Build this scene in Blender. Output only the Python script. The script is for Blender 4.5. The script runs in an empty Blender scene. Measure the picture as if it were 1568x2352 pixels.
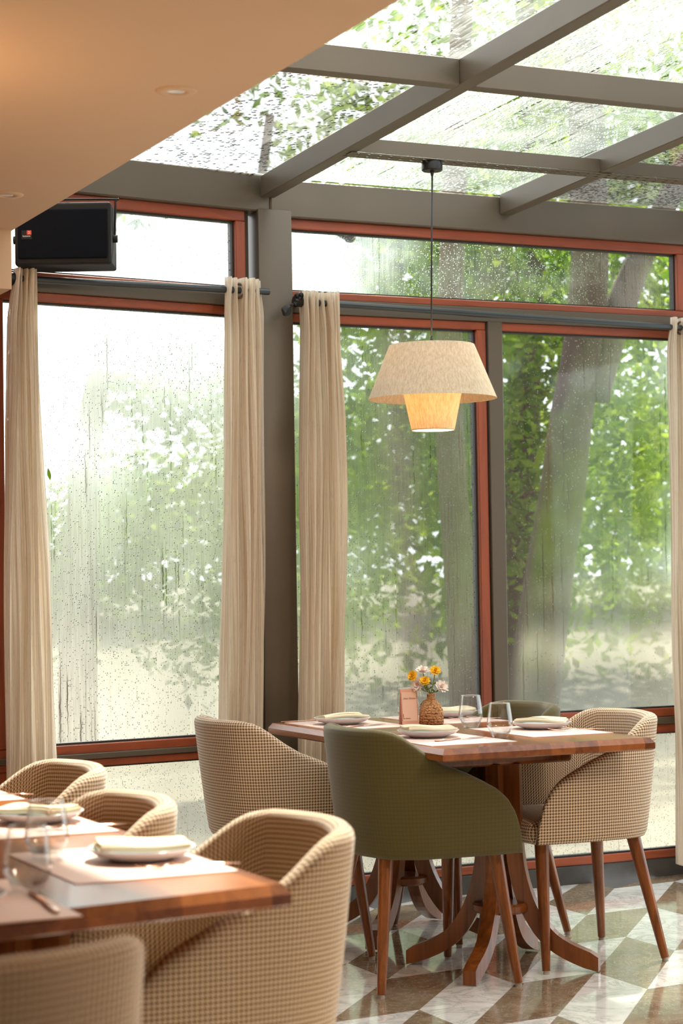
import bpy, bmesh, math, random
from math import sin, cos, pi, radians, sqrt
from mathutils import Vector, Matrix
import numpy as np

random.seed(7)
SC = bpy.context.scene
COL = SC.collection

# ------------------------------------------------------------------ camera
H = 1.27
yaw = radians(64.8); pitch = math.atan((1325 - 1176) / 4573.0); roll = 0.0155
Fh = Vector((cos(yaw), sin(yaw), 0)); R0 = Vector((sin(yaw), -cos(yaw), 0)); Zv = Vector((0, 0, 1))
F = cos(pitch) * Fh + sin(pitch) * Zv
U0 = cos(pitch) * Zv - sin(pitch) * Fh
R = cos(roll) * R0 - sin(roll) * U0
U = sin(roll) * R0 + cos(roll) * U0
cd = bpy.data.cameras.new('camera')
cam = bpy.data.objects.new('camera', cd); COL.objects.link(cam)
M = Matrix.Identity(4)
for i in range(3):
    M[i][0] = R[i]; M[i][1] = U[i]; M[i][2] = -F[i]
M[0][3], M[1][3], M[2][3] = 0, 0, H
cam.matrix_world = M
cd.sensor_fit = 'AUTO'; cd.sensor_width = 36; cd.lens = 4573 / 2352 * 36
cd.clip_start = 0.05; cd.clip_end = 200
cd.dof.use_dof = True; cd.dof.focus_distance = 6.7; cd.dof.aperture_fstop = 4.5
SC.camera = cam

# ------------------------------------------------------------------ sky, sun, off-frame lamps and added fill, exposure
SKY = 1.9
SUN = 11.0
EXPOSURE = 0.6
w = bpy.data.worlds.new('overcast_sky'); SC.world = w; w.use_nodes = True
bg = w.node_tree.nodes['Background']
bg.inputs[0].default_value = (0.90, 0.96, 1.0, 1); bg.inputs[1].default_value = SKY
sl = bpy.data.lights.new('sun', 'SUN'); sl.energy = SUN; sl.angle = radians(2.0); sl.color = (1.0, 0.93, 0.80)
so = bpy.data.objects.new('sun', sl); COL.objects.link(so)
SUN_DIR = Vector((0.43, 0.50, 1.0)).normalized()
so.rotation_euler = (-SUN_DIR).to_track_quat('-Z', 'Y').to_euler()
def lamp(name, loc, energy, color, radius, kind='POINT'):
    l = bpy.data.lights.new(name, kind); l.energy = energy; l.color = color; l.shadow_soft_size = radius
    o = bpy.data.objects.new(name, l); COL.objects.link(o); o.location = loc
    return o
WARM = (1.0, 0.62, 0.30)
lamp('unseen_lamp', (0.85, 4.45, 2.12), 7.0, WARM, 0.10)
lamp('unseen_lamp', (-0.6, 1.2, 2.1), 1.5, (1.0, 0.78, 0.55), 0.25)  # added unseen fill, left of the camera
lamp('unseen_lamp', (1.2, -1.2, 2.1), 1.5, (1.0, 0.78, 0.55), 0.25)  # added unseen fill behind the camera
lamp('unseen_lamp', (3.7, 1.9, 2.65), 90, (1.0, 0.86, 0.70), 0.30)  # strong fill added out of view at the right for chairs and floor

SC.view_settings.view_transform = 'Standard'
SC.view_settings.look = 'None'
SC.view_settings.gamma = 1.0
SC.view_settings.exposure = EXPOSURE
SC.view_settings.use_curve_mapping = False
cy = SC.cycles
cy.use_denoising = True
cy.use_adaptive_sampling = True; cy.adaptive_threshold = 0.03
cy.max_bounces = 8; cy.diffuse_bounces = 4; cy.glossy_bounces = 3; cy.transmission_bounces = 8; cy.transparent_max_bounces = 10
cy.caustics_reflective = False; cy.caustics_refractive = True
cy.sample_clamp_indirect = 4.0; cy.blur_glossy = 0.6

# ------------------------------------------------------------------ node helpers
def new_mat(name):
    m = bpy.data.materials.new(name); m.use_nodes = True
    nt = m.node_tree; nt.nodes.clear()
    out = nt.nodes.new('ShaderNodeOutputMaterial')
    return m, nt, out
class N:
    """small node graph helper"""
    def __init__(s, nt): s.nt = nt
    def node(s, t, **k):
        n = s.nt.nodes.new(t)
        for a, b in k.items(): setattr(n, a, b)
        return n
    def put(s, sock, v):
        if isinstance(v, bpy.types.NodeSocket): s.nt.links.new(v, sock)
        elif v is not None: sock.default_value = v
    def math(s, op, a, b=None, c=None, clamp=False):
        n = s.node('ShaderNodeMath', operation=op, use_clamp=clamp)
        s.put(n.inputs[0], a)
        if b is not None: s.put(n.inputs[1], b)
        if c is not None: s.put(n.inputs[2], c)
        return n.outputs[0]
    def mix(s, f, a, b):
        n = s.node('ShaderNodeMix', data_type='RGBA')
        s.put(n.inputs[0], f); s.put(n.inputs[6], a); s.put(n.inputs[7], b)
        return n.outputs[2]
    def ramp(s, f, stops):
        n = s.node('ShaderNodeValToRGB')
        e = n.color_ramp.elements
        while len(e) < len(stops): e.new(0.5)
        for q, (p, c) in zip(e, stops): q.position = p; q.color = (*c, 1) if len(c) == 3 else c
        s.put(n.inputs[0], f)
        return n.outputs[0]
    def noise(s, v, scale, detail=2, rough=0.5, dist=0.0):
        n = s.node('ShaderNodeTexNoise')
        s.put(n.inputs['Vector'], v); n.inputs['Scale'].default_value = scale
        n.inputs['Detail'].default_value = detail; n.inputs['Roughness'].default_value = rough
        n.inputs['Distortion'].default_value = dist
        return n.outputs[0]
    def mapping(s, v, scale=(1, 1, 1), rot=(0, 0, 0), loc=(0, 0, 0)):
        n = s.node('ShaderNodeMapping'); s.put(n.inputs[0], v)
        n.inputs['Scale'].default_value = scale; n.inputs['Rotation'].default_value = rot; n.inputs['Location'].default_value = loc
        return n.outputs[0]
    def coord(s, kind='Object'): return s.node('ShaderNodeTexCoord').outputs[kind]
    def bump(s, h, strength=0.3, dist=0.005):
        n = s.node('ShaderNodeBump'); s.put(n.inputs['Height'], h)
        n.inputs['Strength'].default_value = strength; n.inputs['Distance'].default_value = dist
        return n.outputs[0]
    def pbsdf(s, col, rough=0.5, metal=0.0, spec=0.5, normal=None, **k):
        n = s.node('ShaderNodeBsdfPrincipled')
        s.put(n.inputs['Base Color'], (*col, 1) if isinstance(col, tuple) and len(col) == 3 else col)
        s.put(n.inputs['Roughness'], rough); n.inputs['Metallic'].default_value = metal
        s.put(n.inputs['Specular IOR Level'], spec)
        if normal is not None: s.put(n.inputs['Normal'], normal)
        for a, b in k.items(): s.put(n.inputs[a.replace('_', ' ')], b)
        return n.outputs[0]
    def mixs(s, f, a, b):
        n = s.node('ShaderNodeMixShader'); s.put(n.inputs[0], f); s.put(n.inputs[1], a); s.put(n.inputs[2], b)
        return n.outputs[0]

def plain(name, col, rough=0.5, metal=0.0, spec=0.5, var=0.0, vscale=6.0, bump=0.0, bscale=60.0):
    m, nt, out = new_mat(name); g = N(nt)
    c = (*col, 1); nrm = None
    if var:
        nz = g.noise(g.coord(), vscale, 4, 0.6)
        c = g.mix(nz, tuple(x * (1 - var) for x in col) + (1,), tuple(min(1, x * (1 + var)) for x in col) + (1,))
    if bump: nrm = g.bump(g.noise(g.coord(), bscale, 3), bump, 0.003)
    nt.links.new(g.pbsdf(c, rough, metal, spec, nrm), out.inputs[0])
    return m

def wood(name, dark, light, rough=0.35, axis='X', scale=1.0, plank=0.0, coat=0.0):
    m, nt, out = new_mat(name); g = N(nt)
    v = g.coord()
    sc = {'X': (1.2, 16, 16), 'Y': (16, 1.2, 16), 'Z': (16, 16, 1.2)}[axis]
    nz = g.noise(g.mapping(v, tuple(k * scale for k in sc)), 2.2, 5, 0.6, 0.8)
    f = nz
    if plank:
        sx = g.node('ShaderNodeSeparateXYZ'); nt.links.new(v, sx.inputs[0])
        cell = g.math('FLOOR', g.math('DIVIDE', sx.outputs[0 if axis == 'Y' else 1], plank))
        wn = g.node('ShaderNodeTexWhiteNoise', noise_dimensions='1D'); g.put(wn.inputs['W'], cell)
        f = g.math('ADD', g.math('MULTIPLY', nz, 0.65), g.math('MULTIPLY', wn.outputs[0], 0.4))
    c = g.ramp(f, [(0.25, dark), (0.75, light)])
    nt.links.new(g.pbsdf(c, rough, 0, 0.5, g.bump(nz, 0.06, 0.002), Coat_Weight=coat, Coat_Roughness=0.12), out.inputs[0])
    return m

def houndstooth(name, light, dark, P=0.0098):
    m, nt, out = new_mat(name); g = N(nt)
    uv = g.coord('UV')
    s = g.node('ShaderNodeSeparateXYZ'); nt.links.new(uv, s.inputs[0])
    def c8(x): return g.math('FLOOR', g.math('MULTIPLY', g.math('FRACT', g.math('DIVIDE', x, P)), 8.0))
    x8, y8 = c8(s.outputs[0]), c8(s.outputs[1])
    cx = g.math('LESS_THAN', x8, 4.0); cyy = g.math('LESS_THAN', y8, 4.0)
    tw = g.math('LESS_THAN', g.math('MODULO', g.math('ADD', x8, y8), 4.0), 2.0)
    pat = g.math('ADD', g.math('MULTIPLY', tw, cx), g.math('MULTIPLY', g.math('SUBTRACT', 1.0, tw), cyy))
    fine = g.noise(uv, 900, 1)
    c = g.mix(pat, (*light, 1), (*dark, 1))
    c = g.mix(g.math('MULTIPLY', fine, 0.12), c, (0.30, 0.20, 0.11, 1))
    nt.links.new(g.pbsdf(c, 0.85, 0, 0.25, g.bump(fine, 0.25, 0.001), Sheen_Weight=0.25, Sheen_Roughness=0.5), out.inputs[0])
    return m

def waffle(name, col, line, P=0.0125):
    m, nt, out = new_mat(name); g = N(nt)
    uv = g.coord('UV')
    s = g.node('ShaderNodeSeparateXYZ'); nt.links.new(uv, s.inputs[0])
    def tri(x, k): return g.math('ABSOLUTE', g.math('SUBTRACT', g.math('FRACT', g.math('DIVIDE', x, k)), 0.5))
    a, b = tri(s.outputs[0], P), tri(s.outputs[1], P)
    h = g.math('MAXIMUM', a, b)
    mott = g.noise(g.mapping(uv, (60, 140, 1)), 1.0, 3)
    f = g.math('MULTIPLY', g.math('POWER', g.math('MULTIPLY', h, 2.0), 6.0), 0.65)
    c = g.mix(f, (*col, 1), (*line, 1))
    c = g.mix(g.math('MULTIPLY', mott, 0.35), c, tuple(k * 0.6 for k in col) + (1,))
    nt.links.new(g.pbsdf(c, 0.9, 0, 0.2, g.bump(h, -0.35, 0.002), Sheen_Weight=0.3, Sheen_Roughness=0.5), out.inputs[0])
    return m

def wet_glass(name, along, fog=0.5, fogvar=0.5, streak=0.5, drops=0.5, dscale=150.0, tint=(0.95, 0.98, 0.96), low=None, seed=0.0, fine_amt=0.35, sx=1.0, gloss=0.6, forward=0.6, drad=0.42, dbump=0.012, lowx=None, frough=0.45):
    """misted pane: a clear film, a scattering film of condensation, runs of water that wiped it and beads of water"""
    m, nt, out = new_mat(name); g = N(nt)
    v = g.coord()
    s = g.node('ShaderNodeSeparateXYZ'); nt.links.new(v, s.inputs[0])
    cb = g.node('ShaderNodeCombineXYZ')
    nt.links.new(s.outputs[0], cb.inputs[0]); nt.links.new(s.outputs[2 if along == 'Z' else 1], cb.inputs[1]); cb.inputs[2].default_value = seed
    p = cb.outputs[0]
    base = g.noise(g.mapping(p, (2.6, 1.6, 1)), 1.3, 3, 0.55)
    fine = g.noise(g.mapping(p, (190 * sx, 5, 1)), 1.0, 3, 0.7)
    runs = g.noise(g.mapping(p, (46 * sx, 1.1, 1), loc=(0, 0, 3)), 1.0, 2, 0.6, 0.35)
    wig = g.noise(g.mapping(p, (9, 30, 1)), 1.0, 2)
    px = g.math('ADD', s.outputs[0], g.math('MULTIPLY', wig, 0.010))
    cb2 = g.node('ShaderNodeCombineXYZ'); nt.links.new(px, cb2.inputs[0]); nt.links.new(s.outputs[2 if along == 'Z' else 1], cb2.inputs[1]); cb2.inputs[2].default_value = seed + 1.7
    thin = g.noise(g.mapping(cb2.outputs[0], (120 * sx, 2.0, 1)), 1.0, 1, 0.5)
    runmask = g.math('MULTIPLY', g.math('MULTIPLY_ADD', thin, 14.0, -9.3, clamp=True), streak, clamp=True)
    wide = g.math('MULTIPLY', g.math('MULTIPLY_ADD', runs, 6.0, -3.5, clamp=True), streak * 0.35)
    ff = g.math('MULTIPLY_ADD', g.math('SUBTRACT', base, 0.5), fogvar * 2.2, fog)
    ff = g.math('ADD', ff, g.math('MULTIPLY', g.math('SUBTRACT', fine, 0.5), fine_amt * 1.6))
    if low is not None:      # condensation is thickest towards the foot (or head) of the pane
        z0, z1, f0, f1 = low
        mr = g.node('ShaderNodeMapRange'); nt.links.new(s.outputs[2 if along == 'Z' else 1], mr.inputs[0])
        mr.inputs[1].default_value = z0; mr.inputs[2].default_value = z1; mr.inputs[3].default_value = f0; mr.inputs[4].default_value = f1
        ff = g.math('ADD', ff, mr.outputs[0])
    if lowx is not None:
        x0, x1, f0, f1 = lowx
        mr = g.node('ShaderNodeMapRange'); nt.links.new(s.outputs[0], mr.inputs[0])
        mr.inputs[1].default_value = x0; mr.inputs[2].default_value = x1; mr.inputs[3].default_value = f0; mr.inputs[4].default_value = f1
        ff = g.math('ADD', ff, mr.outputs[0])
    ff = g.math('SUBTRACT', ff, runmask); ff = g.math('SUBTRACT', ff, wide, clamp=True)
    ff = g.math('MINIMUM', ff, 0.93)
    vo = g.node('ShaderNodeTexVoronoi', voronoi_dimensions='2D'); nt.links.new(p, vo.inputs['Vector']); vo.inputs['Scale'].default_value = dscale
    sep = g.node('ShaderNodeSeparateColor'); nt.links.new(vo.outputs['Color'], sep.inputs[0])
    rad = g.math('MULTIPLY', sep.outputs[1], drad)
    isd = g.math('MULTIPLY', g.math('LESS_THAN', vo.outputs['Distance'], rad), g.math('LESS_THAN', sep.outputs[0], drops))
    transp = g.node('ShaderNodeBsdfTransparent'); transp.inputs[0].default_value = (*tint, 1)
    trl = g.node('ShaderNodeBsdfTranslucent'); trl.inputs[0].default_value = (0.93, 0.95, 0.92, 1)
    dif = g.node('ShaderNodeBsdfDiffuse'); dif.inputs[0].default_value = (0.75, 0.77, 0.74, 1)
    fogs = g.mixs(0.20, trl.outputs[0], dif.outputs[0])
    rr = g.node('ShaderNodeBsdfRefraction'); rr.inputs['IOR'].default_value = 1.16; rr.inputs['Roughness'].default_value = frough
    rr.inputs['Color'].default_value = (0.97, 0.99, 0.96, 1)
    fogs = g.mixs(forward, fogs, rr.outputs[0])
    body = g.mixs(ff, transp.outputs[0], fogs)
    rf = g.node('ShaderNodeBsdfRefraction'); rf.inputs['IOR'].default_value = 1.33; rf.inputs['Roughness'].default_value = 0.0
    rf.inputs['Color'].default_value = (0.95, 0.97, 0.96, 1)
    nb = g.bump(g.math('SUBTRACT', 1.0, g.math('POWER', vo.outputs['Distance'], 2.0)), 1.0, dbump)
    nt.links.new(nb, rf.inputs['Normal'])
    gl = g.node('ShaderNodeBsdfGlossy'); gl.inputs['Roughness'].default_value = 0.03
    drop = g.mixs(0.15, rf.outputs[0], transp.outputs[0])
    body = g.mixs(isd, body, drop)
    fr = g.node('ShaderNodeFresnel'); fr.inputs[0].default_value = 1.45
    body = g.mixs(g.math('MULTIPLY', fr.outputs[0], gloss), body, gl.outputs[0])
    nt.links.new(body, out.inputs[0])
    return m

# ------------------------------------------------------------------ materials
M_floor_w, nt, out = new_mat('white_marble'); g = N(nt)
geo = g.node('ShaderNodeNewGeometry'); rnd = geo.outputs['Random Per Island']
cb = g.node('ShaderNodeCombineXYZ'); g.put(cb.inputs[2], g.math('MULTIPLY', rnd, 30.0))
va = g.node('ShaderNodeVectorMath', operation='ADD'); nt.links.new(g.coord(), va.inputs[0]); nt.links.new(cb.outputs[0], va.inputs[1])
vein = g.noise(va.outputs[0], 5.5, 7, 0.66, 1.6)
ab = g.math('ABSOLUTE', g.math('SUBTRACT', vein, 0.5))
c = g.ramp(ab, [(0.0, (0.52, 0.51, 0.48)), (0.035, (0.74, 0.73, 0.69)), (0.14, (0.86, 0.85, 0.81))])
nt.links.new(g.pbsdf(c, 0.08, 0, 0.6), out.inputs[0])
M_floor_b, nt, out = new_mat('brown_marble'); g = N(nt)
geo = g.node('ShaderNodeNewGeometry'); rnd = geo.outputs['Random Per Island']
cb = g.node('ShaderNodeCombineXYZ'); g.put(cb.inputs[2], g.math('MULTIPLY', rnd, 30.0))
va = g.node('ShaderNodeVectorMath', operation='ADD'); nt.links.new(g.coord(), va.inputs[0]); nt.links.new(cb.outputs[0], va.inputs[1])
n1 = g.noise(va.outputs[0], 4.5, 5, 0.6, 1.2); n2 = g.noise(va.outputs[0], 9, 7, 0.7, 2.2)
c = g.ramp(n1, [(0.3, (0.19, 0.125, 0.075)), (0.55, (0.27, 0.20, 0.125)), (0.8, (0.36, 0.29, 0.20))])
c = g.mix(g.math('LESS_THAN', g.math('ABSOLUTE', g.math('SUBTRACT', n2, 0.5)), 0.006), c, (0.55, 0.48, 0.40, 1))
nt.links.new(g.pbsdf(c, 0.08, 0, 0.6), out.inputs[0])

M_plaster = plain('warm_plaster', (0.58, 0.39, 0.25), 0.75, var=0.06, vscale=1.5, bump=0.12, bscale=14)
M_wall = plain('dark_brown_panel', (0.10, 0.07, 0.045), 0.7)
M_steel = plain('brown_grey_steel', (0.098, 0.076, 0.052), 0.42, 0.25, 0.5, var=0.18, vscale=3.0, bump=0.05)
M_gasket = plain('black_rubber', (0.015, 0.013, 0.012), 0.6)
M_frame = wood('red_mahogany', (0.17, 0.031, 0.008), (0.32, 0.062, 0.013), 0.45, 'X')
M_framev = wood('red_mahogany_upright', (0.17, 0.031, 0.008), (0.32, 0.062, 0.013), 0.45, 'Z')
M_kerb = plain('worn_dark_kerb', (0.045, 0.04, 0.034), 0.6, var=0.6, vscale=12, bump=0.3, bscale=30)
M_top = wood('varnished_tabletop', (0.13, 0.036, 0.009), (0.34, 0.11, 0.028), 0.20, 'Y', plank=0.085, coat=0.0)
M_leg = wood('walnut_stained_wood', (0.10, 0.026, 0.006), (0.32, 0.098, 0.018), 0.32, 'Z', coat=0.25)
M_glide = plain('pale_glide', (0.45, 0.42, 0.38), 0.5)
M_hound = houndstooth('houndstooth_fabric', (0.78, 0.62, 0.44), (0.115, 0.056, 0.024))
M_green = waffle('olive_waffle_fabric', (0.088, 0.070, 0.017), (0.046, 0.035, 0.008))
M_iron = plain('black_iron', (0.018, 0.017, 0.016), 0.35, 0.6)
M_rod = plain('dark_rod', (0.045, 0.05, 0.052), 0.3, 0.5)
M_brown = plain('brown_eyelet', (0.13, 0.075, 0.04), 0.4, 0.3)
M_black = plain('black_plastic', (0.008, 0.008, 0.009), 0.6, spec=0.25)
M_grille = plain('black_grille', (0.004, 0.005, 0.008), 0.9, spec=0.1, bump=0.3, bscale=400)
M_red = plain('badge_red', (0.62, 0.05, 0.03), 0.4)
M_white = plain('badge_white', (0.6, 0.6, 0.6), 0.4)
M_plate = plain('grey_white_porcelain', (0.62, 0.60, 0.60), 0.12)
M_platein = plain('pale_blue_glaze', (0.42, 0.48, 0.49), 0.12)
M_napkin = plain('cream_linen', (0.74, 0.63, 0.45), 0.9, bump=0.25, bscale=500)
M_copper = plain('rose_gold_metal', (0.72, 0.42, 0.30), 0.2, 1.0)
M_card = plain('peach_card', (0.70, 0.36, 0.25), 0.6)
M_cardin = plain('pale_peach_panel', (0.80, 0.52, 0.38), 0.6)
M_ink = plain('brown_ink', (0.22, 0.075, 0.04), 0.7)
M_yellow = plain('yellow_petal', (0.95, 0.58, 0.02), 0.6)
M_whitep = plain('white_petal', (0.86, 0.76, 0.66), 0.6)
M_pinkc = plain('pink_centre', (0.70, 0.30, 0.28), 0.6)
M_oran = plain('orange_centre', (0.62, 0.25, 0.01), 0.6)
M_stem = plain('green_stem', (0.12, 0.17, 0.045), 0.5)
M_cord = plain('black_cord', (0.012, 0.012, 0.012), 0.5)
M_bark = plain('grey_brown_bark', (0.058, 0.037, 0.024), 0.9, var=0.55, vscale=4, bump=0.6, bscale=14)
M_bark2 = plain('pale_bark', (0.12, 0.083, 0.057), 0.9, var=0.35, vscale=4, bump=0.6, bscale=14)
M_ground = plain('pale_dusty_ground', (0.26, 0.235, 0.18), 0.9, var=0.25, vscale=1.2)
M_outwall = plain('mossy_wall', (0.13, 0.15, 0.08), 0.9, var=0.1)

# woven placemat
M_mat, nt, out = new_mat('pink_woven_vinyl'); g = N(nt)
ch = g.node('ShaderNodeTexChecker'); nt.links.new(g.coord(), ch.inputs[0]); ch.inputs['Scale'].default_value = 330
c = g.mix(ch.outputs[1], (0.74, 0.53, 0.47, 1), (0.84, 0.66, 0.60, 1))
nt.links.new(g.pbsdf(c, 0.45, 0, 0.5, g.bump(ch.outputs[1], 0.3, 0.001)), out.inputs[0])
# wicker of the vase
M_wicker, nt, out = new_mat('woven_jute'); g = N(nt)
uv = g.coord('UV')
vo = g.node('ShaderNodeTexVoronoi'); nt.links.new(g.mapping(uv, (150, 210, 1), rot=(0, 0, 0.5)), vo.inputs['Vector']); vo.inputs['Scale'].default_value = 1.0
wv = g.node('ShaderNodeTexWave', wave_type='BANDS', bands_direction='Y'); nt.links.new(uv, wv.inputs[0]); wv.inputs['Scale'].default_value = 32; wv.inputs['Distortion'].default_value = 1.0
hh = g.math('ADD', g.math('SUBTRACT', 1.0, vo.outputs['Distance']), g.math('MULTIPLY', wv.outputs[1], 0.4))
c = g.ramp(vo.outputs['Distance'], [(0.0, (0.74, 0.45, 0.22)), (0.5, (0.50, 0.25, 0.10)), (0.9, (0.20, 0.085, 0.03))])
nt.links.new(g.pbsdf(c, 0.8, 0, 0.3, g.bump(hh, 0.9, 0.004)), out.inputs[0])
# linen of curtains: stripes of denser and looser weave
M_curtain, nt, out = new_mat('slubby_linen'); g = N(nt)
uv = g.coord('UV')
st = g.noise(g.mapping(uv, (150, 1.2, 1)), 1.0, 3, 0.7)
sl2 = g.noise(g.mapping(uv, (420, 16, 1)), 1.0, 2, 0.6)
c = g.ramp(st, [(0.34, (0.64, 0.50, 0.35)), (0.62, (0.98, 0.93, 0.84))])
df = g.node('ShaderNodeBsdfDiffuse'); nt.links.new(c, df.inputs[0])
nb = g.bump(g.math('ADD', st, sl2), 0.4, 0.002); nt.links.new(nb, df.inputs['Normal'])
tr = g.node('ShaderNodeBsdfTranslucent'); nt.links.new(c, tr.inputs[0])
tp = g.node('ShaderNodeBsdfTransparent'); tp.inputs[0].default_value = (1, 0.95, 0.88, 1)
gap = g.math('MULTIPLY', g.math('MULTIPLY_ADD', sl2, 9.0, -5.6, clamp=True), 0.55)
b = g.mixs(0.56, df.outputs[0], tr.outputs[0])
nt.links.new(g.mixs(gap, b, tp.outputs[0]), out.inputs[0])
# linen of the lamp shades
def shade_mat(name, lightc, darkc, transl):
    m, nt, out = new_mat(name); g = N(nt)
    v = g.coord()
    st = g.noise(g.mapping(v, (160, 160, 14), rot=(0.25, 0.25, 0)), 1.0, 3, 0.7)
    c = g.ramp(st, [(0.32, darkc), (0.62, lightc)])
    df = g.node('ShaderNodeBsdfDiffuse'); nt.links.new(c, df.inputs[0])
    tr = g.node('ShaderNodeBsdfTranslucent'); nt.links.new(c, tr.inputs[0])
    nt.links.new(g.mixs(transl, df.outputs[0], tr.outputs[0]), out.inputs[0])
    return m
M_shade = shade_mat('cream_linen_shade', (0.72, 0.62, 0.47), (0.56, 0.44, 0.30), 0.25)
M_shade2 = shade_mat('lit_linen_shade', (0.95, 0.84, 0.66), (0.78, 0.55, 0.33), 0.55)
# clear tumbler glass
M_glass, nt, out = new_mat('clear_glass'); g = N(nt)
tp = g.node('ShaderNodeBsdfTransparent'); tp.inputs[0].default_value = (0.97, 0.98, 0.98, 1)
gl = g.node('ShaderNodeBsdfGlossy'); gl.inputs['Roughness'].default_value = 0.015
lw = g.node('ShaderNodeLayerWeight'); lw.inputs[0].default_value = 0.5
f = g.math('MULTIPLY_ADD', g.math('POWER', lw.outputs['Facing'], 3.0), 0.85, 0.05)
nt.links.new(g.mixs(f, tp.outputs[0], gl.outputs[0]), out.inputs[0])
M_glassb, nt, out = new_mat('thick_clear_glass'); g = N(nt)
gb = g.node('ShaderNodeBsdfGlass'); gb.inputs['IOR'].default_value = 1.48; gb.inputs['Roughness'].default_value = 0.0
gb.inputs['Color'].default_value = (0.985, 0.99, 0.99, 1)
nt.links.new(gb.outputs[0], out.inputs[0])
# leaves
def leaf_mat(name, a, b, c2):
    m, nt, out = new_mat(name); g = N(nt)
    geo = g.node('ShaderNodeNewGeometry')
    c = g.ramp(geo.outputs['Random Per Island'], [(0.0, a), (0.5, b), (1.0, c2)])
    df = g.node('ShaderNodeBsdfDiffuse'); nt.links.new(c, df.inputs[0])
    tr = g.node('ShaderNodeBsdfTranslucent'); nt.links.new(c, tr.inputs[0])
    nt.links.new(g.mixs(0.45, df.outputs[0], tr.outputs[0]), out.inputs[0])
    return m
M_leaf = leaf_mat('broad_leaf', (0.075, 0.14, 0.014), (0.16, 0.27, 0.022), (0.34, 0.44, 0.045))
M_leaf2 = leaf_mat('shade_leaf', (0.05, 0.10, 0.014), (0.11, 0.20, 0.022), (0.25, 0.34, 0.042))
# brick
M_brick, nt, out = new_mat('red_brick'); g = N(nt)
br = g.node('ShaderNodeTexBrick'); nt.links.new(g.mapping(g.coord(), (1, 1, 1), rot=(radians(90), 0, 0)), br.inputs[0])
br.inputs['Color1'].default_value = (0.33, 0.075, 0.035, 1); br.inputs['Color2'].default_value = (0.25, 0.05, 0.022, 1); br.inputs['Mortar'].default_value = (0.03, 0.02, 0.018, 1)
br.inputs['Scale'].default_value = 1.0; br.inputs['Brick Width'].default_value = 0.2; br.inputs['Row Height'].default_value = 0.047; br.inputs['Mortar Size'].default_value = 0.004
nt.links.new(g.pbsdf(br.outputs[0], 0.8, 0, 0.3, g.bump(br.outputs[1], -0.4, 0.004)), out.inputs[0])
# bulb
M_bulb, nt, out = new_mat('glowing_bulb'); g = N(nt)
em = g.node('ShaderNodeEmission'); em.inputs[0].default_value = (1.0, 0.72, 0.40, 1); em.inputs[1].default_value = 14
nt.links.new(em.outputs[0], out.inputs[0])

# ------------------------------------------------------------------ mesh helpers
def boxuv(bm):
    uvl = bm.loops.layers.uv.verify()
    for f in bm.faces:
        n = f.normal; a = max(range(3), key=lambda i: abs(n[i]))
        for l in f.loops:
            c = l.vert.co
            l[uvl].uv = ((c.y, c.z), (c.x, c.z), (c.x, c.y))[a]
def obj(name, bm, mat, parent=None, smooth=False, uv=False, angle=None):
    bmesh.ops.recalc_face_normals(bm, faces=bm.faces[:]) if not uv == 'keep' else None
    bm.normal_update()
    if uv is True: boxuv(bm)
    me = bpy.data.meshes.new(name); bm.to_mesh(me); bm.free()
    for mm in (mat if isinstance(mat, list) else [mat]): me.materials.append(mm)
    if smooth:
        me.polygons.foreach_set('use_smooth', [True] * len(me.polygons))
        if angle is not None:
            try: me.set_sharp_from_angle(angle=radians(angle))
            except Exception: pass
    o = bpy.data.objects.new(name, me); COL.objects.link(o)
    if parent is not None: o.parent = parent
    return o
def thing(name, label, cat, loc=(0, 0, 0), rz=0.0, group=None):
    o = bpy.data.objects.new(name, None); COL.objects.link(o); o.empty_display_size = 0.1
    o.location = loc; o.rotation_euler = (0, 0, rz)
    o['label'] = label; o['category'] = cat
    if group: o['group'] = group
    return o
def tag(o, label, cat, group=None, kind=None):
    o['label'] = label; o['category'] = cat
    if group: o['group'] = group
    if kind: o['kind'] = kind
    return o
def struct(o, label=None, cat=None):
    o['kind'] = 'structure'
    if label: o['label'] = label
    if cat: o['category'] = cat
    return o
def dup(root, loc, rz, label, group=None):
    r = root.copy(); COL.objects.link(r); r.location = loc; r.rotation_euler = (0, 0, rz); r['label'] = label
    if group: r['group'] = group
    for ch in list(root.children):
        c = ch.copy(); COL.objects.link(c); c.parent = r
        for gch in list(ch.children):
            d = gch.copy(); COL.objects.link(d); d.parent = c
    return r
def BM(): return bmesh.new()
def box(bm, lo, hi, rz=0.0, c=None, bevel=0.0, seg=2):
    lo, hi = Vector(lo), Vector(hi)
    r = bmesh.ops.create_cube(bm, size=1.0)
    vs = r['verts']; ctr = (lo + hi) / 2; d = hi - lo
    for v in vs: v.co = Vector((v.co.x * d.x, v.co.y * d.y, v.co.z * d.z))
    if bevel:
        es = list({e for v in vs for e in v.link_edges})
        rr = bmesh.ops.bevel(bm, geom=es, offset=bevel, segments=seg, profile=0.5, affect='EDGES')
        vs = list({v for f in rr['faces'] for v in f.verts} | {v for v in vs if v.is_valid})
    rot = Matrix.Rotation(rz, 3, 'Z')
    for v in vs: v.co = rot @ v.co + ctr
    return vs
def frame_axes(d):
    d = d.normalized(); up = Vector((0, 0, 1)) if abs(d.z) < 0.95 else Vector((1, 0, 0))
    a = d.cross(up).normalized(); b = a.cross(d).normalized()
    return a, b
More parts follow.
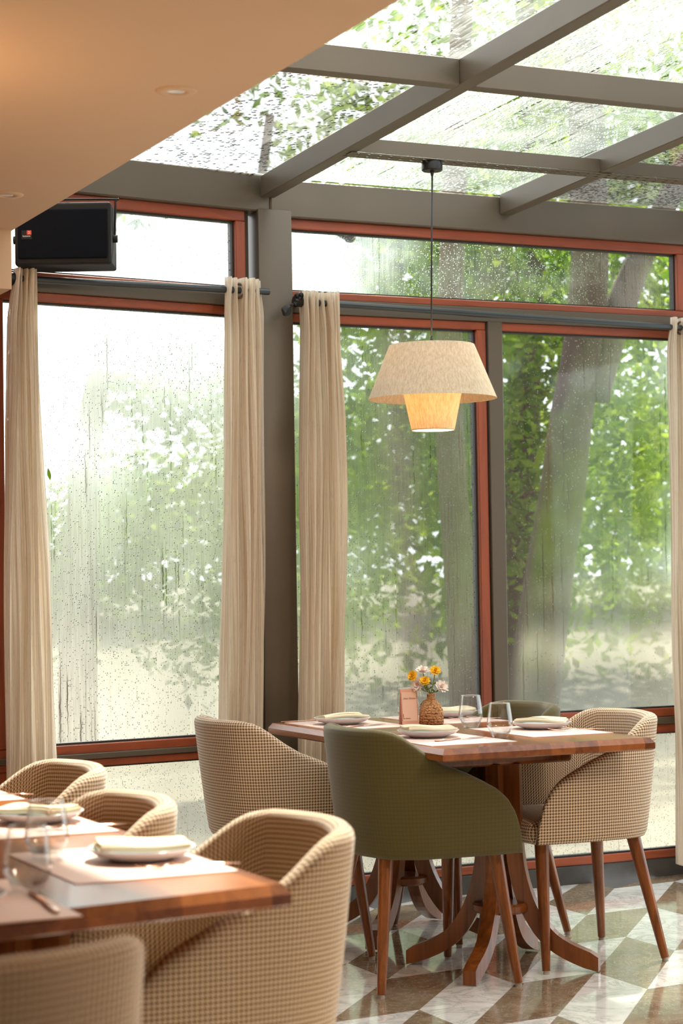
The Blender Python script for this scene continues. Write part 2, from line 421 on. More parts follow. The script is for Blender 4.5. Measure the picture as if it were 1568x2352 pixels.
def tube(bm, pts, rad, seg=12, caps=True, flat=None):
    pts = [Vector(p) for p in pts]; n = len(pts)
    if not hasattr(rad, '__len__'): rad = [rad] * n
    rings = []; pa = None
    for i, p in enumerate(pts):
        d = (pts[min(i + 1, n - 1)] - pts[max(i - 1, 0)])
        a, b = frame_axes(d)
        if pa is not None and a.dot(pa) < 0: a, b = -a, -b
        pa = a
        ring = []
        for k in range(seg):
            t = 2 * pi * k / seg
            ring.append(bm.verts.new(p + a * cos(t) * rad[i] + b * sin(t) * rad[i] * (flat if flat else 1.0)))
        rings.append(ring)
    for i in range(n - 1):
        for k in range(seg):
            bm.faces.new((rings[i][k], rings[i][(k + 1) % seg], rings[i + 1][(k + 1) % seg], rings[i + 1][k]))
    if caps:
        bm.faces.new(rings[0][::-1]); bm.faces.new(rings[-1])
def lathe(bm, prof, seg=32, c=(0, 0, 0), uvs=False, closed=False):
    rings = []; c = Vector(c)
    for (r, z) in prof:
        if r < 1e-6: rings.append([bm.verts.new(c + Vector((0, 0, z)))])
        else: rings.append([bm.verts.new(c + Vector((r * cos(2 * pi * k / seg), r * sin(2 * pi * k / seg), z))) for k in range(seg)])
    uvl = bm.loops.layers.uv.verify() if uvs else None
    s = 0.0
    for i in range(len(prof) - 1):
        A, B = rings[i], rings[i + 1]
        s2 = s + sqrt((prof[i + 1][0] - prof[i][0]) ** 2 + (prof[i + 1][1] - prof[i][1]) ** 2)
        for k in range(seg):
            k2 = (k + 1) % seg
            if len(A) == 1 and len(B) == 1: continue
            if len(A) == 1: f = bm.faces.new((A[0], B[k2], B[k]))
            elif len(B) == 1: f = bm.faces.new((A[k], A[k2], B[0]))
            else: f = bm.faces.new((A[k], A[k2], B[k2], B[k]))
            if uvs:
                for l in f.loops:
                    ir = 0 if l.vert in A else 1
                    ring = A if ir == 0 else B
                    kk = ring.index(l.vert) if len(ring) > 1 else k
                    if kk == 0 and k == seg - 1: kk = seg
                    l[uvl].uv = (kk / seg * 0.24, s if ir == 0 else s2)
        s = s2
def catmull(P, n):
    P = [Vector(p) for p in P]; out = []
    Q = [2 * P[0] - P[1]] + P + [2 * P[-1] - P[-2]]
    segs = len(P) - 1
    for i in range(n):
        t = i / (n - 1) * segs; k = min(int(t), segs - 1); u = t - k
        p0, p1, p2, p3 = Q[k:k + 4]
        out.append(0.5 * ((2 * p1) + (p2 - p0) * u + (2 * p0 - 5 * p1 + 4 * p2 - p3) * u * u + (3 * p1 - p0 - 3 * p2 + p3) * u ** 3))
    return out
def interp(x, tab):
    if x <= tab[0][0]: return tab[0][1]
    for (a, b), (c2, d) in zip(tab, tab[1:]):
        if x <= c2: return b + (d - b) * (x - a) / (c2 - a)
    return tab[-1][1]
def sstep(x, tab):
    if x <= tab[0][0]: return tab[0][1]
    for (a, b), (c2, d) in zip(tab, tab[1:]):
        if x <= c2:
            t = (x - a) / (c2 - a); t = t * t * (3 - 2 * t); return b + (d - b) * t
    return tab[-1][1]

# ------------------------------------------------------------------ floor: chevron of elongated marble lozenges
bm = BM()
e = Vector((0.429, 0.475)); b1 = Vector((3.425, 5.438))
def line_base(k):
    p = b1.copy()
    kk = 1
    while kk < k:
        p += Vector((0, -0.294)) if kk % 2 == 1 else Vector((0.31, 0.03)); kk += 1
    while kk > k:
        p -= Vector((0, -0.294)) if (kk - 1) % 2 == 1 else Vector((0.31, 0.03)); kk -= 1
    return p
for k in range(-26, 30):
    A, B = line_base(k), line_base(k + 1)
    for j in range(-26, 12):
        q = [A + e * j, A + e * (j + 1), B + e * (j + 1), B + e * j]
        cx = sum(p.x for p in q) / 4; cyy = sum(p.y for p in q) / 4
        if not (-4.2 < cx < 6.9 and -3.2 < cyy < 7.15): continue
        f = bm.faces.new([bm.verts.new((min(max(p.x, -4.0), 6.6), min(max(p.y, -3.0), 7.06), 0)) for p in q][::-1])
        f.material_index = (j + k) % 2
bmesh.ops.dissolve_degenerate(bm, dist=1e-5, edges=bm.edges[:])
for f in bm.faces:
    if f.normal.z < 0: f.normal_flip()
struct(obj('floor', bm, [M_floor_w, M_floor_b]))

# ------------------------------------------------------------------ shell of the room
bm = BM(); box(bm, (-4, -3, 2.45), (1.845, 6.50, 2.95)); box(bm, (1.845, -3, 2.85), (6.6, 3.78, 3.1))  # unseen solid roof beyond the glass, extended to block sun
box(bm, (-1.2, 6.47, 2.25), (1.838, 6.72, 2.46))
struct(obj('ceiling', bm, M_plaster))
bm = BM(); box(bm, (-4, -3.1, 0), (6.6, -3.0, 3.05)); struct(obj('wall_back', bm, M_wall))
bm = BM(); box(bm, (-1.6, -3, 0), (-1.5, 6.75, 3.05)); struct(obj('wall_left', bm, M_wall))  # unseen wall, set close and dark to cut bounced light
bm = BM(); box(bm, (6.6, -3, 0), (6.7, 7.1, 0.35)); box(bm, (6.6, -3, 2.55), (6.7, 7.1, 3.05)); box(bm, (6.6, -3, 0.3), (6.7, 3.0, 2.6)); struct(obj('wall_right', bm, M_wall))

# ------------------------------------------------------------------ the two window bays
TH = radians(7.9)
PA = Vector((2.936, 7.0, 0)); DA = Vector((cos(TH), sin(TH), 0)); NA = Vector((sin(TH), -cos(TH), 0))
def bay_box(bm, bay, a0, a1, o0, o1, z0, z1, bevel=0.003):
    """a: along the bay, o: distance towards the room from the bay's face"""
    if bay == 'A':
        c = PA + DA * (a0 + a1) / 2 + NA * (o0 + o1) / 2
        d = Vector((a1 - a0, abs(o1 - o0), z1 - z0)); c.z = (z0 + z1) / 2
        box(bm, c - d / 2, c + d / 2, TH, bevel=bevel, seg=1)
    else:
        box(bm, (a0, 7.0 - max(o0, o1), z0), (a1, 7.0 - min(o0, o1), z1), bevel=bevel, seg=1)
def window(n, bay, a0, a1, z0, z1, fw, gmat, label, skip=''):
    """a0..a1, z0..z1: clear glass; fw: face width of the timber frame (left, right, bottom, top)"""
    root = bpy.data.objects.new('window_%d' % n, None); COL.objects.link(root); root['kind'] = 'structure'; root['label'] = label
    l, r, b, t = fw
    bm = BM()
    if t: bay_box(bm, bay, a0 - l, a1 + r, 0.0, -0.055, z1, z1 + t)
    if b: bay_box(bm, bay, a0 - l, a1 + r, 0.0, -0.055, z0 - b, z0)
    obj('window_frame', bm, M_frame, root)
    if l or r:
        bm = BM()
        if l: bay_box(bm, bay, a0 - l, a0, 0.002, -0.055, z0, z1)
        if r: bay_box(bm, bay, a1, a1 + r, 0.002, -0.055, z0, z1)
        obj('window_stile', bm, M_framev, root)
    bm = BM()      # black glazing bead
    for (p, q, s, t2) in ((a0, a1, z1 - 0.006, z1), (a0, a1, z0, z0 + 0.007), (a0, a0 + 0.006, z0, z1), (a1 - 0.006, a1, z0, z1)):
        bay_box(bm, bay, p, q, -0.018, -0.05, s, t2, 0)
    obj('glazing_bead', bm, M_gasket, root)
    bm = BM()
    bay_box(bm, bay, a0 - 0.005, a1 + 0.005, -0.032, -0.032, z0 - 0.005, z1 + 0.005, 0)
    vs = sorted(bm.faces, key=lambda f: -f.calc_area())[:1]
    bmesh.ops.delete(bm, geom=[f for f in bm.faces if f not in vs], context='FACES')
    obj('glass_pane', bm, gmat, root)
    return root
G_A = wet_glass('misted_glass_left', 'Z', forward=0.74, fog=0.66, fogvar=0.30, streak=0.55, drops=0.30, low=(0.7, 2.3, -0.02, 0.16), seed=1.0)
G_AU = wet_glass('misted_glass_top_left', 'Z', fog=0.40, fogvar=0.6, streak=0.2, drops=0.25, seed=2.0, fine_amt=0.2)
G_BL = wet_glass('misted_glass_middle', 'Z', forward=0.90, frough=0.34, fog=0.60, fogvar=0.35, streak=0.5, drops=0.25, low=(0.7, 2.3, 0.10, -0.08), seed=3.0)
G_BR = wet_glass('misted_glass_right', 'Z', forward=0.97, frough=0.24, fog=0.42, fogvar=0.35, streak=0.35, drops=0.12, low=(0.7, 2.25, 0.30, -0.22), seed=4.0, fine_amt=0.10)
G_BU = wet_glass('misted_glass_top', 'Z', forward=0.8, frough=0.3, fog=0.26, fogvar=0.9, streak=0.3, drops=0.55, lowx=(3.3, 4.5, 0.34, -0.16), seed=5.0, fine_amt=0.35)
G_LOW = wet_glass('misted_glass_low', 'Z', forward=0.8, fog=0.58, fogvar=0.2, streak=0.5, drops=0.45, dscale=170, seed=6.0, fine_amt=0.12)
window(1, 'A', -1.03, -0.075, 2.378, 2.633, (0.035, 0.042, 0.022, 0.04), G_AU, 'shallow misted window above the curtain rod behind the speaker')
window(2, 'A', -1.03, -0.075, 0.682, 2.272, (0.035, 0.042, 0.034, 0.033), G_A, 'tall misted window between the two left curtains')
window(3, 'A', -1.03, -0.075, 0.10, 0.600, (0.035, 0.042, 0.03, 0.028), G_LOW, 'low beaded pane under the tall left window')
window(4, 'B', 3.10, 4.883, 2.376, 2.618, (0.015, 0.035, 0.028, 0.038), G_BU, 'long shallow misted window under the roof beam')
window(5, 'B', 3.10, 3.907, 0.70, 2.257, (0.015, 0.042, 0.036, 0.034), G_BL, 'misted window behind the pendant lamp')
window(6, 'B', 4.022, 4.883, 0.70, 2.258, (0.002, 0.035, 0.036, 0.034), G_BR, 'misted window with the leaning tree trunk beyond it')
window(7, 'B', 3.10, 3.907, 0.11, 0.598, (0.015, 0.042, 0.033, 0.036), G_LOW, 'low beaded pane below the window behind the lamp')
window(8, 'B', 4.022, 4.883, 0.11, 0.598, (0.002, 0.035, 0.033, 0.036), G_LOW, 'low beaded pane behind the right houndstooth chair')
window(9, 'B', 4.99, 6.5, 0.11, 2.618, (0.035, 0.035, 0.033, 0.036), G_BR, 'misted window beyond the right curtain')
root = bpy.data.objects.new('window_30', None); COL.objects.link(root); root['kind'] = 'structure'; root['label'] = 'added unseen glazing letting fill light in along the right side'  # glazing added out of view to bring in light from the right
bm = BM()
for y in (3.03, 4.97, 6.94): box(bm, (6.62, y - 0.03, 0.35), (6.68, y + 0.03, 2.55), bevel=0.003)
obj('window_stile', bm, M_framev, root)
bm = BM(); bm.faces.new([bm.verts.new(p) for p in ((6.65, 3.0, 0.35), (6.65, 6.96, 0.35), (6.65, 6.96, 2.55), (6.65, 3.0, 2.55))])
pane, nt2, out2 = new_mat('clear_pane'); g = N(nt2)
tp = g.node('ShaderNodeBsdfTransparent'); tp.inputs[0].default_value = (0.93, 0.96, 0.95, 1)
gl = g.node('ShaderNodeBsdfGlossy'); gl.inputs['Roughness'].default_value = 0.02
nt2.links.new(g.mixs(0.06, tp.outputs[0], gl.outputs[0]), out2.inputs[0])
obj('glass_pane', bm, pane, root)
# steel carrying the windows
bm = BM()
for (z0, z1) in ((2.305, 2.350), (0.628, 0.650)): bay_box(bm, 'A', -1.07, -0.03, 0.012, -0.05, z0, z1)
bay_box(bm, 'A', -0.033, 0.0, -0.03, -0.06, 0, 2.68)
struct(obj('trim_1', bm, M_steel))
bm = BM()
for (z0, z1) in ((2.291, 2.348), (0.634, 0.664)): bay_box(bm, 'B', 3.085, 5.0, 0.012, -0.05, z0, z1)
bay_box(bm, 'B', 3.955, 4.022, 0.010, -0.05, 0.07, 2.30)
struct(obj('trim_2', bm, M_steel))
bm = BM(); bay_box(bm, 'B', 4.918, 4.988, 0.0, -0.06, 0.0, 2.66); struct(obj('trim_3', bm, M_framev))
bm = BM()      # kerb under the glazing
bay_box(bm, 'B', 3.08, 6.6, 0.0, -0.08, -0.05, 0.077, 0.006); bay_box(bm, 'A', -1.1, 0.0, 0.0, -0.08, -0.05, 0.07, 0.006)
struct(obj('baseboard_window', bm, M_kerb))
# column between the bays
bm = BM(); box(bm, (2.945, 6.965, 0), (3.086, 7.10, 2.682), bevel=0.006)
struct(obj('column', bm, M_steel, smooth=True, angle=30), 'broad brown steel column between the two window bays', 'column')
# beams over the windows
def seg_beam(name, bay, a0, a1):
    bm = BM(); bay_box(bm, bay, a0, a1, 0.03, -0.08, 2.672 if bay == 'A' else 2.656, 2.818 if bay == 'A' else 2.800, 0.005)
    return struct(obj(name, bm, M_steel, smooth=True, angle=30))
seg_beam('beam', 'A', -4.7, 0.07)['label'] = 'steel roof beam over the left windows'
seg_beam('beam', 'B', 3.00, 6.6)['label'] = 'steel roof beam over the right windows'
# pillar of brick at the far left and timber post
bm = BM(); bay_box(bm, 'A', -4.7, -1.078, 0.01, -0.2, -0.05, 2.66, 0)
struct(obj('wall_window', bm, M_brick))
bm = BM(); bay_box(bm, 'A', -1.078, -1.064, 0.02, -0.06, 1.55, 2.66, 0.001)
struct(obj('trim_4', bm, M_framev))

# ------------------------------------------------------------------ glass roof
SL = 0.04
def zr(y, z0): return z0 + SL * (6.95 - y)
def rafter(x0, x1, y0, y1, zt, zb, label):
    bm = BM()
    vs = [bm.verts.new((x, y, zr(y, z))) for y in (y0, y1) for (x, z) in ((x0, zt), (x1, zt), (x1, zb), (x0, zb))]
    for k in range(4): bm.faces.new((vs[k], vs[(k + 1) % 4], vs[4 + (k + 1) % 4], vs[4 + k]))
    bm.faces.new(vs[:4]); bm.faces.new(vs[4:][::-1])
    bmesh.ops.bevel(bm, geom=bm.edges[:], offset=0.003, segments=1, affect='EDGES')
    o = struct(obj('beam', bm, M_steel)); o['label'] = label
RX = [1.90, 2.955, 4.003, 5.05, 6.10]
for x, lb in zip(RX[1:4], ('steel rafter landing on the column', 'steel rafter beside the pendant canopy', 'steel rafter over the right curtain')):
    rafter(x, x + 0.056, 6.96, 3.76, 2.806, 2.723, lb)
rafter(6.10, 6.156, 6.96, 3.76, 2.806, 2.723, 'steel rafter near the right wall')
YP = [5.37, 3.75]
for y in YP:
    for xa, xb in ((1.85, 2.955), (3.011, 4.003), (4.059, 5.05), (5.106, 6.10)):
        bm = BM(); box(bm, (xa, y, zr(y, 2.722)), (xb, y + 0.056, zr(y, 2.806)), bevel=0.002, seg=1)
        o = struct(obj('beam', bm, M_steel)); o['label'] = 'steel cross bar of the glass roof'
# perforated rail carrying the lamp
bm = BM()
YR = 6.215
for xa, xb in ((3.011, 4.003), (4.059, 5.05)):
    box(bm, (xa, YR, zr(YR, 2.724)), (xb, YR + 0.006, zr(YR, 2.772)))
W_R = 0.075; HN = 0.016
xs = [2.985 + 0.043 * i for i in range(int((5.6 - 2.985) / 0.043) + 1)]
zt = zr(YR, 2.722)
rows = 2
# strip with real slots: a lattice of small bars
def strip(bm, x0, x1, y0, y1, z): box(bm, (x0, y0, z - 0.003), (x1, y1, z))
yb = [YR, YR + 0.012, YR + 0.027, YR + 0.048, YR + 0.063, YR + W_R]
for (a, b2) in ((0, 1), (2, 3), (4, 5)): strip(bm, 2.985, 5.6, yb[a], yb[b2], zt)
for i, x in enumerate(xs):
    strip(bm, x, x + 0.028, yb[1], yb[2], zt); strip(bm, x + 0.01, x + 0.038, yb[3], yb[4], zt)
struct(obj('trim_5', bm, M_steel), 'perforated steel rail the pendant hangs from')
# roof panes
G_R = [wet_glass('rain_on_roof_glass_%d' % i, 'Y', fog=fg, fogvar=0.45, streak=0.5, drops=(0.35, 0.95)[i], dscale=60, seed=10.0 + i, forward=0.6, drad=0.6, dbump=0.03, fine_amt=0.5, sx=0.55, gloss=0.5) for i, fg in enumerate((0.22, 0.36))]
k = 10
ys = [6.98] + YP
for xi, (xa, xb) in enumerate(((1.85, 2.955), (3.011, 4.003), (4.059, 5.05), (5.106, 6.10))):
    for yi in range(2):
        ya = ys[yi] + (0.0 if yi == 0 else 0.0); ybk = ys[yi + 1]
        bm = BM()
        bm.faces.new([bm.verts.new((x, y, zr(y, 2.808))) for x, y in ((xa - 0.02, ya), (xb + 0.02, ya), (xb + 0.02, ybk), (xa - 0.02, ybk))])
        o = struct(obj('window_%d' % k, bm, G_R[0 if xi == 0 else 1])); o['label'] = 'rain-covered glass roof pane'
        k += 1

# ------------------------------------------------------------------ chairs
PLAN = [(.245, .268), (.19, .274), (.12, .276), (.05, .275), (-.03, .270), (-.11, .260), (-.185, .232), (-.238, .185), (-.268, .115), (-.282, .05), (-.285, 0)]
RIM = [(0.0, .425), (.012, .50), (.03, .545), (.055, .583), (.09, .613), (.14, .640), (.20, .668), (.275, .697), (.34, .735), (.40, .778), (.445, .797), (.50, .804), (.70, .807)]
def chair_shell():
    full = [Vector((u, v, 0)) for u, v in PLAN] + [Vector((u, -v, 0)) for u, v in PLAN[-2::-1]]
    P = catmull(full, 321)
    L = [0.0]
    for a, b in zip(P, P[1:]): L.append(L[-1] + (b - a).length)
    tot = L[-1]
    # sample denser at the tips
    ts = []
    n = 64
    for i in range(n + 1):
        t = i / n; ts.append(tot * (t - 0.5 / pi * 0.55 * sin(2 * pi * t) * 1.0))
    def at(s):
        lo = 0
        import bisect
        lo = min(max(bisect.bisect_left(L, s) - 1, 0), len(L) - 2)
        f = (s - L[lo]) / (L[lo + 1] - L[lo] + 1e-9)
        p = P[lo].lerp(P[lo + 1], f); d = (P[lo + 1] - P[lo]).normalized()
        return p, Vector((d.y, -d.x, 0))
    bm = BM(); uvl = bm.loops.layers.uv.verify()
    rings = []; uvr = []
    for s in ts:
        p, nrm = at(s)
        c0 = Vector((0, 0, 0))
        if nrm.dot(p - Vector((0.12, 0, 0))) < 0: nrm = -nrm
        d = min(s, tot - s)
        zr_ = interp(d, RIM)
        th = 0.046 * min(1.0, 0.40 + d / 0.12 * 0.6)
        zb = 0.405
        def flare(z):
            f = (z - 0.405) / 0.40; f = min(max(f, 0), 1)
            return f
        def pos(off, z):
            f = flare(z)
            q = p - nrm * off
            ku = 0.80 + 0.20 * f ** 0.8 if q.x < 0 else 1.0
            kv = 0.93 + 0.07 * f
            return Vector((q.x * ku, q.y * kv, z))
        ring = []; uvs = []
        hgt = zr_ - zb; rr = min(th / 2, hgt * 0.45); rb = min(0.018, hgt * 0.3)
        prof = []
        prof.append((0.025, zb)); prof.append((0.006, zb + 0.003)); prof.append((0.0, zb + rb))
        for i in range(1, 8): prof.append((0.0, zb + rb + (hgt - rb - rr) * i / 7))
        for i in range(1, 6):
            t = i / 6 * pi; prof.append((th / 2 - th / 2 * cos(t), zr_ - rr + rr * sin(t)))
        for i in range(0, 5): prof.append((th, zr_ - rr - (hgt - rr - 0.02) * i / 4))
        acc = 0.0; last = None
        for (o_, z_) in prof:
            q = pos(o_, z_)
            if last is not None: acc += (q - last).length
            last = q; ring.append(bm.verts.new(q)); uvs.append((s, zb + acc))
        # keep the weave level on the outside
        rings.append(ring); uvr.append(uvs)
    m = len(rings[0])
    for i in range(len(rings) - 1):
        for k2 in range(m - 1):
            f = bm.faces.new((rings[i][k2], rings[i + 1][k2], rings[i + 1][k2 + 1], rings[i][k2 + 1]))
            ids = ((i, k2), (i + 1, k2), (i + 1, k2 + 1), (i, k2 + 1))
            for l, (a, b) in zip(f.loops, ids): l[uvl].uv = uvr[a][b]
    for ring in (rings[0], rings[-1][::-1]):
        try: bm.faces.new(ring)
        except Exception: pass
    return bm
def rounded_pad(u0, u1, hv, z0, z1, r, crown, n=14):
    bm = BM(); box(bm, (u0, -hv, z0), (u1, hv, z1), bevel=r, seg=4)
    bmesh.ops.subdivide_edges(bm, edges=[e2 for e2 in bm.edges if e2.calc_length() > 0.08], cuts=4, use_grid_fill=True)
    uc = (u0 + u1) / 2
    for v in bm.verts:
        a = max(0.0, 1 - ((v.co.x - uc) / ((u1 - u0) / 2)) ** 2) * max(0.0, 1 - (v.co.y / hv) ** 2)
        if v.co.z > (z0 + z1) / 2: v.co.z += crown * a
        if v.co.x < 0.05: v.co.y *= 1 - 0.28 * min(1, (0.05 - v.co.x) / 0.2)
        if v.co.x > uc: v.co.x += 0.018 * max(0.0, 1 - (v.co.y / hv) ** 2) * (v.co.x - uc) / (u1 - uc)
    return bm
def make_chair(name, fabric, label):
    t = thing(name, label, 'chair')
    obj('shell', chair_shell(), fabric, t, smooth=True, uv='keep')
    obj('seat', rounded_pad(-0.15, 0.252, 0.222, 0.402, 0.478, 0.032, 0.018), fabric, t, smooth=True, uv=True)
    for (u, v, fu, fv) in ((.190, .165, .222, .247), (.190, -.165, .222, -.247), (-.165, .125, -.228, .215), (-.165, -.125, -.228, -.215)):
        bm = BM(); tube(bm, [(u, v, 0.412), (u + (fu - u) * .5, v + (fv - v) * .5, 0.21), (fu, fv, 0.010)], [0.0235, 0.0185, 0.0135], 16)
        lg = obj('leg', bm, M_leg, t, smooth=True, angle=40)
        bm = BM(); tube(bm, [(fu, fv, 0.012), (fu, fv, 0.0)], 0.0105, 12); obj('glide', bm, M_glide, lg)
    return t
H0 = make_chair('tub_chair', M_hound, 'houndstooth tub chair seen from its side, beside the right curtain')
H0.location = (3.515, 5.72, 0); H0.rotation_euler = (0, 0, pi - radians(4))
g_h = 'houndstooth tub chairs'
H0['group'] = g_h
dup(H0, (2.69, 6.24, 0), radians(-2), 'houndstooth tub chair with its tall back to us below the brown column', g_h)
dup(H0, (1.365, 3.55, 0), pi - radians(2), 'large blurred houndstooth tub chair at the corner of the near table', g_h)
dup(H0, (1.215, 4.10, 0), pi, 'houndstooth tub chair tucked in beside the bright plate at the near table', g_h)
dup(H0, (1.33, 4.91, 0), pi, 'houndstooth tub chair at the far left in front of the left curtain', g_h)
dup(H0, (0.64, 2.69, 0), pi / 2 + radians(10), 'houndstooth tub chair cut off at bottom left, below the near tabletop', g_h)
G0 = make_chair('tub_chair', M_green, 'olive green waffle tub chair, its back to us, before the set table')
G0.location = (2.895, 5.63, 0); G0.rotation_euler = (0, 0, radians(-2)); G0['group'] = 'olive green tub chairs'
dup(G0, (3.475, 6.27, 0), pi, 'olive green tub chair half hidden behind the water glasses', 'olive green tub chairs')

# ------------------------------------------------------------------ tables
def leg_path(n=22):
    pts = [(0.045, 0.66), (0.045, 0.50), (0.050, 0.38), (0.066, 0.28), (0.098, 0.19), (0.150, 0.112), (0.215, 0.066), (0.315, 0.026)]
    return catmull([Vector((r, 0, z)) for r, z in pts], n)
def bent_leg(ang, cx, cyy):
    bm = BM(); P = leg_path(); rings = []
    for i, p in enumerate(P):
        d = (P[min(i + 1, len(P) - 1)] - P[max(i - 1, 0)]).normalized()
        nn = Vector((-d.z, 0, d.x)); w2 = 0.0215; h2 = 0.027 if i < len(P) - 1 else 0.024
        ring = []
        for (sx, sy) in ((-1, -1), (1, -1), (1, 1), (-1, 1)):
            q = p + nn * h2 * sx; q = Vector((q.x, sy * w2, max(q.z, 0.0)))
            if i == len(P) - 1: q.x = p.x
            ca, sa = cos(ang), sin(ang)
            ring.append(bm.verts.new((cx + q.x * ca - q.y * sa, cyy + q.x * sa + q.y * ca, q.z)))
        rings.append(ring)
    for a, b in zip(rings, rings[1:]):
        for k2 in range(4): bm.faces.new((a[k2], a[(k2 + 1) % 4], b[(k2 + 1) % 4], b[k2]))
    bm.faces.new(rings[0][::-1]); bm.faces.new(rings[-1])
    bmesh.ops.bevel(bm, geom=[e2 for e2 in bm.edges if e2.is_manifold and e2.calc_face_angle(0) > 1.0], offset=0.003, segments=1, affect='EDGES')
    return bm
def make_table(label, loc, skew=0.0):
    t = thing('dining_table', label, 'table', loc)
    bm = BM()
    hx, hy = 0.378, 0.665
    lo, hi = [], []
    lev = [(0.006, 0.712), (0.0, 0.716), (0.0, 0.733), (0.012, 0.75)]
    rings = []
    for ins, z in lev:
        ring = []
        for (sx, sy) in ((-1, -1), (1, -1), (1, 1), (-1, 1)):
            x, y = sx * (hx - ins), sy * (hy - ins)
            if sy < 0: y += skew * (x - hx)
            ring.append(bm.verts.new((x, y, z)))
        rings.append(ring)
    for a, b in zip(rings, rings[1:]):
        for k2 in range(4): bm.faces.new((a[k2], a[(k2 + 1) % 4], b[(k2 + 1) % 4], b[k2]))
    bm.faces.new(rings[0][::-1]); bm.faces.new(rings[-1])
    obj('tabletop', bm, M_top, t)
    for py in (-0.29, 0.40):
        bm = BM(); box(bm, (-0.235, py - 0.05, 0.655), (0.275, py + 0.05, 0.712), bevel=0.012, seg=3)
        obj('crossbar', bm, M_leg, t)
        for q in range(4):
            obj('leg', bent_leg(pi / 4 + q * pi / 2 + (0.06 if q % 2 else -0.06), 0.025, py), M_leg, t)
        bm = BM(); lathe(bm, [(0, 0.183), (0.086, 0.183), (0.094, 0.19), (0.094, 0.208), (0.086, 0.215), (0, 0.215)], 40, (0.025, py, 0))
        obj('collar', bm, M_leg, t, smooth=True, angle=40)
    return t
make_table('wooden dining table laid for four under the pendant lamp', (3.180, 5.936, 0))
make_table('wooden dining table laid at the front left, its corner blurred', (0.985, 3.785, 0), skew=0.15)
make_table('wooden dining table at the left edge, pushed end to end behind the blurred one', (0.985, 5.14, 0))

# ------------------------------------------------------------------ place settings
TZ = 0.75
def place_mat(x, y, rz, label, sx=0.30, sy=0.43):
    bm = BM(); box(bm, (-sx / 2, -sy / 2, 0), (sx / 2, sy / 2, 0.0018))
    o = obj('placemat', bm, M_mat); o.location = (x, y, TZ); o.rotation_euler = (0, 0, rz)
    return tag(o, label, 'placemat', 'pink placemats')
mats = [
    (3.000, 6.35, 0, 'pink placemat at the far left corner of the table, beside the brown column'),
    (2.975, 5.60, 0, 'pink placemat in front of the olive chair nearest us'),
    (3.395, 5.705, 0, 'pink placemat in front of the right houndstooth chair'),
    (3.395, 6.38, 0, 'pink placemat behind the wicker vase'),
    (1.190, 3.515, 0, 'blurred pink placemat under the plate in the sun patch on the near table'),
    (1.190, 4.165, 0, 'blurred pink placemat behind the glasses on the near table'),
    (1.190, 4.86, 0, 'pink placemat at the far left edge beyond the bare strip of wood'),
    (0.800, 3.20, 0, 'pink placemat at the near edge of the table on the left'),
]
for x, y, rz, lb in mats: place_mat(x, y, rz, lb)
def make_plate(label):
    t = thing('plate', label, 'plate')
    bm = BM(); lathe(bm, [(0, 0.0), (0.058, 0.0), (0.062, 0.004), (0.085, 0.011), (0.099, 0.021), (0.101, 0.0235), (0.099, 0.0245), (0.094, 0.0225)], 56)
    obj('dish', bm, M_plate, t, smooth=True)
    bm = BM(); lathe(bm, [(0.0945, 0.0226), (0.082, 0.0155), (0.066, 0.0095), (0, 0.008)], 56)
    obj('glaze', bm, M_platein, t, smooth=True)
    return t
def napkin_mesh(seed, L=0.165, Wd=0.095):
    rnd = random.Random(seed); bm = BM()
    nx, ny = 22, 12
    ph = rnd.uniform(0, 6); amp = rnd.uniform(0.002, 0.004)
    def h(u, v): return amp * sin(u * 5 + ph) + 0.003 * cos(v * 4 + u * 3 + ph) + 0.004 * max(0, u - 0.6) * (v - 0.3)
    for layer in range(3):
        z0 = 0.0 + layer * 0.0042; shr = 1 - 0.02 * layer
        top = [[bm.verts.new(((i / nx - 0.5) * L * shr + (0.004 if layer == 1 else 0), (j / ny - 0.5) * Wd * shr, z0 + 0.0050 + h(i / nx, j / ny) * (0.4 + 0.3 * layer))) for j in range(ny + 1)] for i in range(nx + 1)]
        bot = [[bm.verts.new((v.co.x, v.co.y, v.co.z - 0.0045)) for v in row] for row in top]
        for i in range(nx):
            for j in range(ny):
                bm.faces.new((top[i][j], top[i + 1][j], top[i + 1][j + 1], top[i][j + 1])); bm.faces.new((bot[i][j], bot[i][j + 1], bot[i + 1][j + 1], bot[i + 1][j]))
        per = [(i, 0) for i in range(nx + 1)] + [(nx, j) for j in range(1, ny + 1)] + [(i, ny) for i in range(nx - 1, -1, -1)] + [(0, j) for j in range(ny - 1, 0, -1)]
        for a, b in zip(per, per[1:] + per[:1]):
            bm.faces.new((top[a[0]][a[1]], bot[a[0]][a[1]], bot[b[0]][b[1]], top[b[0]][b[1]]))
    # rounded fold along one long side
    pts = [((i / nx - 0.5) * L, -Wd / 2, 0.0062 + h(i / nx, 0) * 0.6) for i in range(nx + 1)]
    tube(bm, pts, 0.0064, 10)
    return bm
pl = None
plates = [
    (2.990, 6.375, 'grey plate with a napkin at the far left corner of the table, by the column', radians(20)),
    (2.972, 5.690, 'grey plate with a napkin just behind the olive chair nearest us', radians(18)),
    (3.445, 5.775, 'grey plate with a napkin in front of the right houndstooth chair', radians(-15)),
    (3.455, 6.44, 'plate with a crumpled napkin partly hidden behind the wicker vase', radians(40)),
    (1.238, 3.525, 'blurred plate in the bright sun patch near the table corner', radians(15)),
    (1.235, 4.19, 'blurred plate behind the two glasses on the near table', radians(-35)),
    (0.775, 3.16, 'dark blurred plate cut off at the left edge of the picture', radians(10)),
    (1.215, 4.93, 'plate cut off at the far left edge behind the first chair', radians(10)),
]
